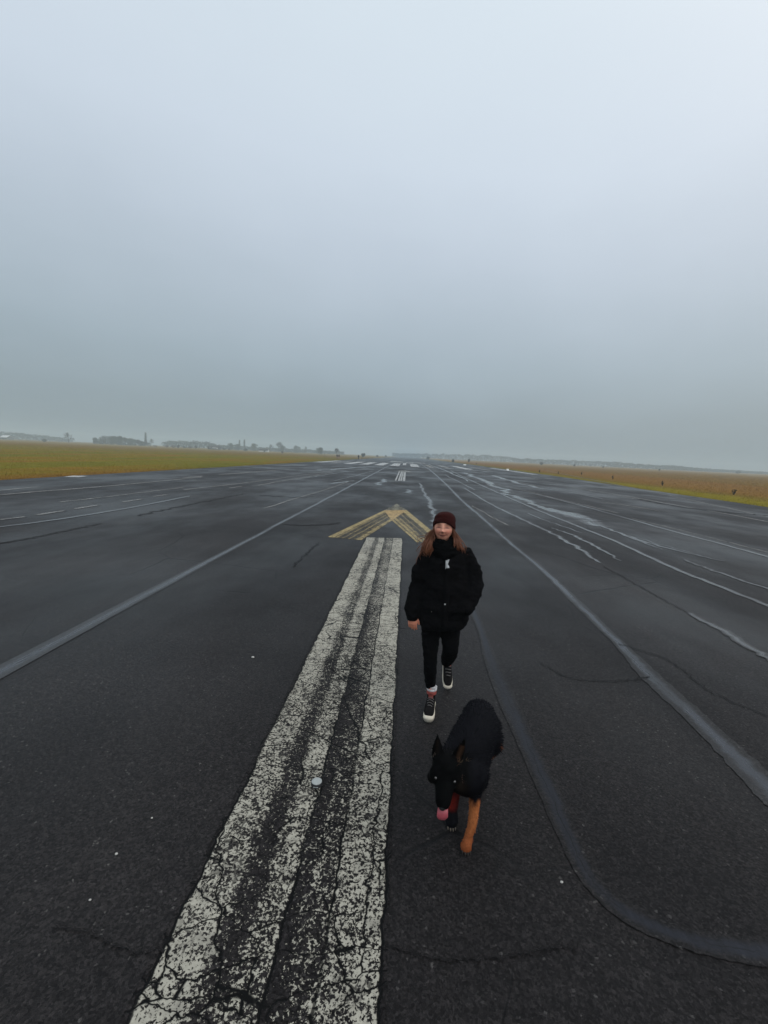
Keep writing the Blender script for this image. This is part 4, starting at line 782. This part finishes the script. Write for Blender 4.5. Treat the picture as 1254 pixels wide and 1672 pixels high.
# shoes
M_CANV = cloth('black_canvas', (.012, .011, .011), 120, .2); M_RUB = simple('offwhite_rubber', (.68, .61, .49), .6, .35, .08, 40); M_LACE = simple('grey_lace', (.16, .15, .145), .8, .2, .1); M_LIN = cloth('pinkish_red_lining', (.40, .10, .085), 90, .2); M_SOCK = cloth('white_sock', (.62, .60, .60), 120, .2)
def shoe(mat4):
    def X(v): return V(v) @ V(mat4)[:3, :3].T + V(mat4)[:3, 3]
    r_, f_ = union([tube([(0, .085, .052), (0, .03, .062), (0, -.045, .058), (0, -.11, .046), (0, -.145, .038)], [(.036, .035), (.038, .042), (.041, .038), (.042, .028), (.030, .018)], 20, 6, (0, 0, 1), .7), tube([(0, .055, .06), (0, .058, .11), (0, .06, .135)], [(.037, .048), (.035, .045), (.037, .047)], 20, 4, (0, 1, 0), .2)], .005, 2)
    sh = mesh_obj('shoe', X(r_), f_, M_CANV, W, True)
    out = [(.0, -.178), (.024, -.172), (.040, -.148), (.047, -.11), (.046, -.06), (.039, -.01), (.036, .04), (.038, .085), (.030, .112), (0, .124)]
    pts = [(a, b) for a, b in out] + [(-a * .93, b) for a, b in out[-2:0:-1]]; k = len(pts); P = V(pts); prof = [(0, .93), (0, 1.0), (.012, 1.03), (.028, 1.02), (.034, .97), (.034, .80)]
    vs = []
    for z_, s_ in prof: vs += [((a) * s_, (b + .02) * (1 + (s_ - 1) * .6) - .02, z_ + (.006 * max(0, (-b - .1) / .07) if z_ > 0 else 0)) for a, b in pts]
    fs = [(i * k + j, i * k + (j + 1) % k, (i + 1) * k + (j + 1) % k, (i + 1) * k + j) for i in range(len(prof) - 1) for j in range(k)]; fs += [tuple(range(k))[::-1], tuple((len(prof) - 1) * k + j for j in range(k))]
    mesh_obj('sole', X(V(vs)), fs, M_RUB, sh, True)
    v, f = ellipsoid((0, -.152, .026), (.043, .030, .021), 20, 10); mesh_obj('toe_cap', X(v), f, M_RUB, sh, True)
    lp = []
    for q, (yy, zz) in enumerate(((-.075, .0855), (-.05, .0945), (-.025, .1035), (0, .110))):
        lp.append(tube([(-.026, yy + .004, zz - .010), (-.008, yy, zz + .004), (.01, yy - .004, zz + .004), (.027, yy, zz - .010)], [(.0032, .002)] * 4, 6, 3, (0, 0, 1), .3))
    v, f = join(lp); mesh_obj('laces', X(v), f, M_LACE, sh, True)
    v, f = tube([(0, .058, .125), (0, .060, .150)], [(.041, .050), (.042, .051)], 20, 4, (0, 1, 0), .15); mesh_obj('collar', X(v), f, M_LIN, sh, True)
    v, f = tube([(0, .010, .10), (0, -.002, .145), (0, -.008, .158)], [(.018, .006), (.020, .006), (.017, .005)], 12, 4, (0, 1, 0), .4); mesh_obj('tongue', X(v), f, M_LIN, sh, True)
    v, f = tube([(0, .058, .160), (0, .058, .174)], [(.044, .052), (.044, .051)], 18, 3, (0, 1, 0), .1); mesh_obj('sock', X(v), f, M_SOCK, W, True)
    v, f = tube([(0, .058, .182), (0, .059, .188)], [(.045, .050), (.045, .049)], 18, 3, (0, 1, 0), .1); mesh_obj('sock', X(v), f, M_SOCK, W, True)
m1 = Matrix.Translation((-.012, .0, .004)) @ Matrix.Rotation(math.radians(-9), 4, 'Z')
shoe(V(m1))
m2 = Matrix.Translation((.168, .375, .012)) @ Matrix.Rotation(math.radians(4), 4, 'Z') @ Matrix.Rotation(math.radians(48), 4, 'X') @ Matrix.Translation((0, .165, 0))
shoe(V(m2))

# ------------------------------------------------------------------ the shepherd dog
D = empty('dog', (.45, 2.42, 0)); D0 = V([.45, 2.42, 0]); tag(D, 'black and tan shepherd dog walking towards the camera with head low and tongue out', 'dog')
parts = [
    tube([(.572, 2.765, .435), (.560, 2.70, .455), (.535, 2.58, .472), (.490, 2.46, .475), (.440, 2.32, .465), (.405, 2.22, .46), (.40, 2.165, .455)], [(.075, .085), (.105, .118), (.113, .132), (.117, .150), (.115, .165), (.100, .145), (.08, .10)], 28, 6, (0, 0, 1), .6),
    tube([(.455, 2.36, .54), (.405, 2.27, .525), (.350, 2.20, .51), (.305, 2.145, .52)], [(.115, .09), (.105, .09), (.092, .085), (.075, .07)], 24, 6, (0, 0, 1), .6),
    tube([(.43, 2.24, .42), (.40, 2.16, .46), (.36, 2.12, .48)], [.11, .10, .08], 20, 5, (0, 0, 1), .6),
    # skull, cheeks, muzzle, jaw
    ellipsoid((.293, 2.125, .545), (.078, .080, .062)), ellipsoid((.288, 2.095, .505), (.088, .06, .066)), tube([(.235, 2.10, .49), (.222, 2.13, .46)], [.035, .03], 12, 3), tube([(.345, 2.095, .485), (.362, 2.12, .45)], [.04, .04], 12, 3),
    tube([(.285, 2.09, .505), (.277, 2.045, .463), (.270, 2.008, .424), (.2675, 1.996, .412)], [(.060, .050), (.047, .042), (.039, .034), (.032, .026)], 20, 6, (0, .77, -.64), .5),
    tube([(.285, 2.105, .445), (.279, 2.065, .408), (.274, 2.036, .385)], [(.040, .022), (.030, .018), (.022, .013)], 14, 5, (0, .77, -.64), .6),
    # front legs
    tube([(.458, 2.30, .44), (.488, 2.315, .34), (.488, 2.30, .23), (.470, 2.235, .115), (.452, 2.212, .07)], [(.066, .09), (.050, .060), (.033, .040), (.0245, .028), (.0235, .025)], 18, 6, (0, 1, 0), .6),
    tube([(.452, 2.215, .055), (.440, 2.185, .034), (.434, 2.165, .028)], [(.024, .025), (.027, .026), (.022, .019)], 16, 4, (0, 0, 1), .6),
    tube([(.375, 2.27, .42), (.375, 2.33, .33), (.378, 2.37, .22), (.377, 2.375, .10), (.374, 2.37, .06)], [(.072, .085), (.055, .06), (.042, .044), (.032, .033), (.030, .030)], 18, 6, (0, 1, 0), .6),
    tube([(.375, 2.37, .055), (.371, 2.335, .034), (.370, 2.315, .028)], [(.034, .032), (.039, .031), (.031, .022)], 16, 4, (0, 0, 1), .6),
    # hind legs
    tube([(.595, 2.69, .42), (.622, 2.62, .33), (.625, 2.66, .25), (.622, 2.725, .18)], [(.060, .10), (.050, .08), (.040, .048), (.030, .034)], 18, 6, (1, 0, .2), .6),
    tube([(.622, 2.725, .19), (.615, 2.72, .10), (.608, 2.715, .05)], [.031, .027, .029], 14, 5, (1, 0, 0), .5), tube([(.608, 2.72, .05), (.600, 2.675, .032), (.597, 2.65, .028)], [(.034, .03), (.037, .029), (.03, .02)], 14, 4, (0, 0, 1), .6),
    tube([(.540, 2.70, .41), (.515, 2.66, .34), (.498, 2.76, .26), (.50, 2.86, .19)], [(.075, .115), (.062, .085), (.042, .05), (.030, .034)], 18, 6, (1, 0, .2), .6),
    tube([(.50, 2.88, .20), (.495, 2.86, .10), (.49, 2.84, .05)], [.031, .027, .029], 14, 5, (1, 0, 0), .5), tube([(.49, 2.845, .05), (.486, 2.80, .032), (.484, 2.775, .028)], [(.034, .03), (.037, .029), (.03, .02)], 14, 4, (0, 0, 1), .6),
    tube([(.575, 2.79, .46), (.60, 2.86, .38), (.61, 2.90, .28), (.61, 2.92, .18)], [.045, .055, .055, .02], 14, 5, (1, 0, 0), .7)]
# toes
for (tx, ty) in ((.434, 2.160), (.370, 2.310), (.597, 2.645), (.484, 2.77)):
    for o_x in (-.019, -.0065, .0065, .019): parts.append(tube([(tx + o_x, ty + .03, .028), (tx + o_x * 1.1, ty + (.006 if abs(o_x) > .01 else -.004), .018)], [.013, .0105], 10, 3, (0, 0, 1), .8))
def ear(b, t_, face, wd_, th=.007):
    b, t_ = V(b), V(t_); ax_ = t_ - b; return tube([b - ax_ * .12, b + ax_ * .2, b + ax_ * .5, b + ax_ * .8, t_], [(wd_ * .95, th * 1.8), (wd_, th * 1.3), (wd_ * .78, th), (wd_ * .40, th * .8), (wd_ * .10, th * .5)], 16, 5, face, .4)
ears = [ear((.243, 2.128, .580), (.236, 2.150, .690), (.25, 1, -.3), .034), ear((.340, 2.118, .580), (.374, 2.118, .698), (-.30, 1, -.3), .037)]
dv, df = union(parts + ears, .006, 3); dn = normals(dv, df)
x, y, z = dv.T
dc = np.tile(V([.0042, .0042, .0058]), (len(dv), 1)); TAN = V([.36, .118, .040])
def dt(wt, c):
    global dc
    wt = np.clip(wt, 0, 1)[:, None]; dc = dc * (1 - wt) + V(c) * wt
nzv = V([mnoise.noise(Vector(q * 14)) + .8 * mnoise.noise(Vector((q[0] * 60, q[1] * 60, q[2] * 12))) for q in dv]) * .04

wh = np.clip((2.19 - y) / .03, 0, 1) * np.clip((z - .37) / .04, 0, 1) * np.clip((.43 - x) / .04, 0, 1); dt(wh, V([.0011, .0011, .0012]))
fl = (y < 2.36) & (x > np.where(y < 2.27, .395, .415))
dt(fl * np.clip((.255 + nzv - z) / .05, 0, 1), TAN); dt(fl * np.clip((.14 - z) / .11, 0, 1) * .85, V([.20, .052, .018]))  # tan leg; darker towards the paw, lighting painted into the fur
fr_ = (y < 2.46) & (x < np.where(y < 2.27, .30, .415)); dt(fr_ * np.clip((.24 + nzv - z) / .06, 0, 1) * np.clip((z - .075) / .03, 0, 1) * np.clip(-dn[:, 1] * 2 + .3, 0, 1) * np.clip(.5 + dn[:, 0] * -.6 + .3, 0, 1), V([.20, .018, .012]))  # shaded far foreleg: dark red paints the shade over its tan
hl_ = (y > 2.55); dt(hl_ * np.clip((.30 + nzv * 2 - z) / .08, 0, 1) * (x > .57) * (dn[:, 1] < .1), V([.33, .10, .032])); dt(hl_ * np.clip((.22 - z) / .06, 0, 1), V([.34, .13, .045]))
# tan fur inside the ears, cheeks a little lighter
for eb, et, fw, amt in ((V([.340, 2.118, .580]), V([.372, 2.120, .688]), .020, .5), (V([.243, 2.128, .580]), V([.236, 2.150, .690]), .014, .12)):
    ea = et - eb; tt = ((dv - eb) @ ea) / (ea @ ea); dd = np.linalg.norm(dv - eb - np.clip(tt, 0, 1)[:, None] * ea, axis=1)
    dt((tt > .12) * (tt < .75) * np.clip((fw - dd) / .016, 0, 1) * (dn[:, 1] < -.2) * amt, V([.10, .052, .03]))
dt(np.exp(-((x - .36) ** 2 + (y - 2.07) ** 2 + (z - .47) ** 2) / .0009) * .25, V([.06, .04, .025]))
# fur: thousands of short tapering tufts rooted in the skin, in the same mesh
rg = np.random.default_rng(31); fa = np.array([q[:3] for q in df]); nF = 16000; pick = rg.integers(0, len(fa), nF); ww = rg.dirichlet((1, 1, 1), nF)
base = (dv[fa[pick]] * ww[:, :, None]).sum(1); nb = dn[fa[pick][:, 0]]; cb = dc[fa[pick][:, 0]]
flow = np.tile(V([.25, .75, -.55]), (nF, 1)); head = (base[:, 1] < 2.15) & (base[:, 2] > .36); flow[head] = V([.05, .62, .45]); low = base[:, 2] < .3; flow[low] = V([.05, .25, -1.0])
tg = flow - nb * (flow * nb).sum(1, keepdims=True); tg /= np.linalg.norm(tg, axis=1, keepdims=True).clip(1e-6)
Lf = np.where(head, .012, np.where(low, .013, .026)) * rg.uniform(.6, 1.4, nF); Lf[(base[:, 1] < 2.08) & head] *= .5; Lf[base[:, 2] < .05] *= .5
tipp = base + (tg * .95 + nb * .24 + rg.normal(0, .14, (nF, 3))) * Lf[:, None]; sd = np.cross(nb, tg) * (Lf * .13)[:, None]
fv = np.stack([base - sd - nb * .002, base + sd - nb * .002, tipp], 1).reshape(-1, 3); fcol = np.repeat(cb * rg.uniform(.7, 1.5, (nF, 1)), 3, axis=0)
k0 = len(dv); 
def strands(a, b, n, col, L, spread):
    global fv, fcol
    a, b = V(a), V(b); u = rg.random((n, 1)); p0 = a + (b - a) * u + rg.normal(0, spread, (n, 3)); dr_ = nrm(b - a) * .55 + V([.1, -.2, .5]) + rg.normal(0, .35, (n, 3)); dr_ /= np.linalg.norm(dr_, axis=1, keepdims=True)
    sd_ = np.cross(dr_, V([0, .75, .65])) * L * .09; v3 = np.stack([p0 - sd_, p0 + sd_, p0 + dr_ * L], 1).reshape(-1, 3); fv = np.vstack([fv, v3]); fcol = np.vstack([fcol, np.tile(V(col), (3 * n, 1))])
DB0 = BVHTree.FromPolygons([Vector(q) for q in dv], df)
def onhead(px, py):
    for k in range(30):
        dr_ = Vector(ray(px + k * (.5 if px < 730 else -.5), py)).normalized(); h_ = DB0.ray_cast(Vector((0, 0, CAMH)), dr_)
        if h_[0] is not None and h_[0].z > .3: return V(h_[0])
    return V([.3, 2.1, .5])
for (pa, pb, n_, c_, L_) in (((748, 1247), (768, 1240), 16, (.17, .115, .070), .022), ((746, 1252), (750, 1240), 12, (.12, .06, .035), .02), ((752, 1262), (757, 1280), 9, (.10, .06, .042), .02), ((704, 1240), (709, 1232), 9, (.14, .11, .09), .018), ((724, 1222), (730, 1234), 5, (.10, .085, .07), .018), ((756, 1276), (759, 1278), 4, (.13, .14, .12), .014)):
    strands(onhead(*pa), onhead(*pb), n_, c_, L_, .004)
nF = len(fv) // 3; allv = np.vstack([dv, fv]); allf = list(df) + [(k0 + 3 * i, k0 + 3 * i + 1, k0 + 3 * i + 2) for i in range(nF)]
M_FUR = simple('dog_fur', (1, 1, 1), .75, .06, .3, 80, attr=True)
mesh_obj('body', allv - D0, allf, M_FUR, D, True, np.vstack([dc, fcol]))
M_EYE = simple('dark_glossy_eye', (.10, .095, .09), .10, 1.0, .1); [setattr(n_.inputs['Metallic'], 'default_value', .38) for n_ in M_EYE.node_tree.nodes if n_.type == 'BSDF_PRINCIPLED']; M_NOSE = simple('wet_black_nose', (.008, .008, .008), .35, .5, .2, 200); M_TNG = simple('pink_tongue', (.44, .085, .105), .4, .45, .15, 60); M_MOUTH = simple('dark_red_mouth', (.16, .006, .008), .5, .3); M_CLAWD = simple('dark_claw', (.03, .022, .016), .5, .3); M_CLAW = simple('pale_claw', (.16, .13, .10), .5, .4)
DB = BVHTree.FromPolygons([Vector(q) for q in dv], df)
for sg in (-1, 1):
    dr = Vector(ray(*((712, 1270) if sg < 0 else (742, 1276)))).normalized(); ht = DB.ray_cast(Vector((0, 0, CAMH)), dr)
    c = V(ht[0]) + V(dr) * .0055; v, f = ellipsoid(c - D0, (.0085, .0085, .0078), 16, 10); mesh_obj('eye', v, f, M_EYE, D, True)
v, f = union([ellipsoid((.2665, 1.988, .410), (.020, .013, .013)), ellipsoid((.2665, 1.990, .404), (.012, .012, .012))], .004, 2); mesh_obj('nose', v - D0, f, M_NOSE, D, True)
v, f = tube([(.277, 2.045, .405), (.2735, 2.016, .388), (.271, 2.000, .372), (.270, 1.997, .352), (.270, 2.000, .338)], [(.022, .006), (.025, .006), (.027, .006), (.027, .0055), (.020, .0045)], 18, 5, (0, .77, -.64), .6); mesh_obj('tongue', v - D0, f, M_TNG, D, True)
v, f = tube([(.300, 2.085, .435), (.292, 2.06, .412)], [(.030, .016), (.024, .012)], 14, 4, (0, .77, -.64), .6); mesh_obj('mouth', v - D0, f, M_MOUTH, D, True)
for (tx, ty) in ((.434, 2.160), (.370, 2.310), (.597, 2.645), (.484, 2.77)):
    for o_x in (-.019, -.0065, .0065, .019):
        yy = ty + (.006 if abs(o_x) > .01 else -.004); v, f = tube([(tx + o_x * 1.1, yy - .004, .016), (tx + o_x * 1.12, yy - .013, .012), (tx + o_x * 1.12, yy - .018, .006)], [.0042, .0034, .001], 8, 3, (0, 0, 1), .4); mesh_obj('claw', v - D0, f, M_CLAW if tx < .4 else M_CLAWD, D, True)
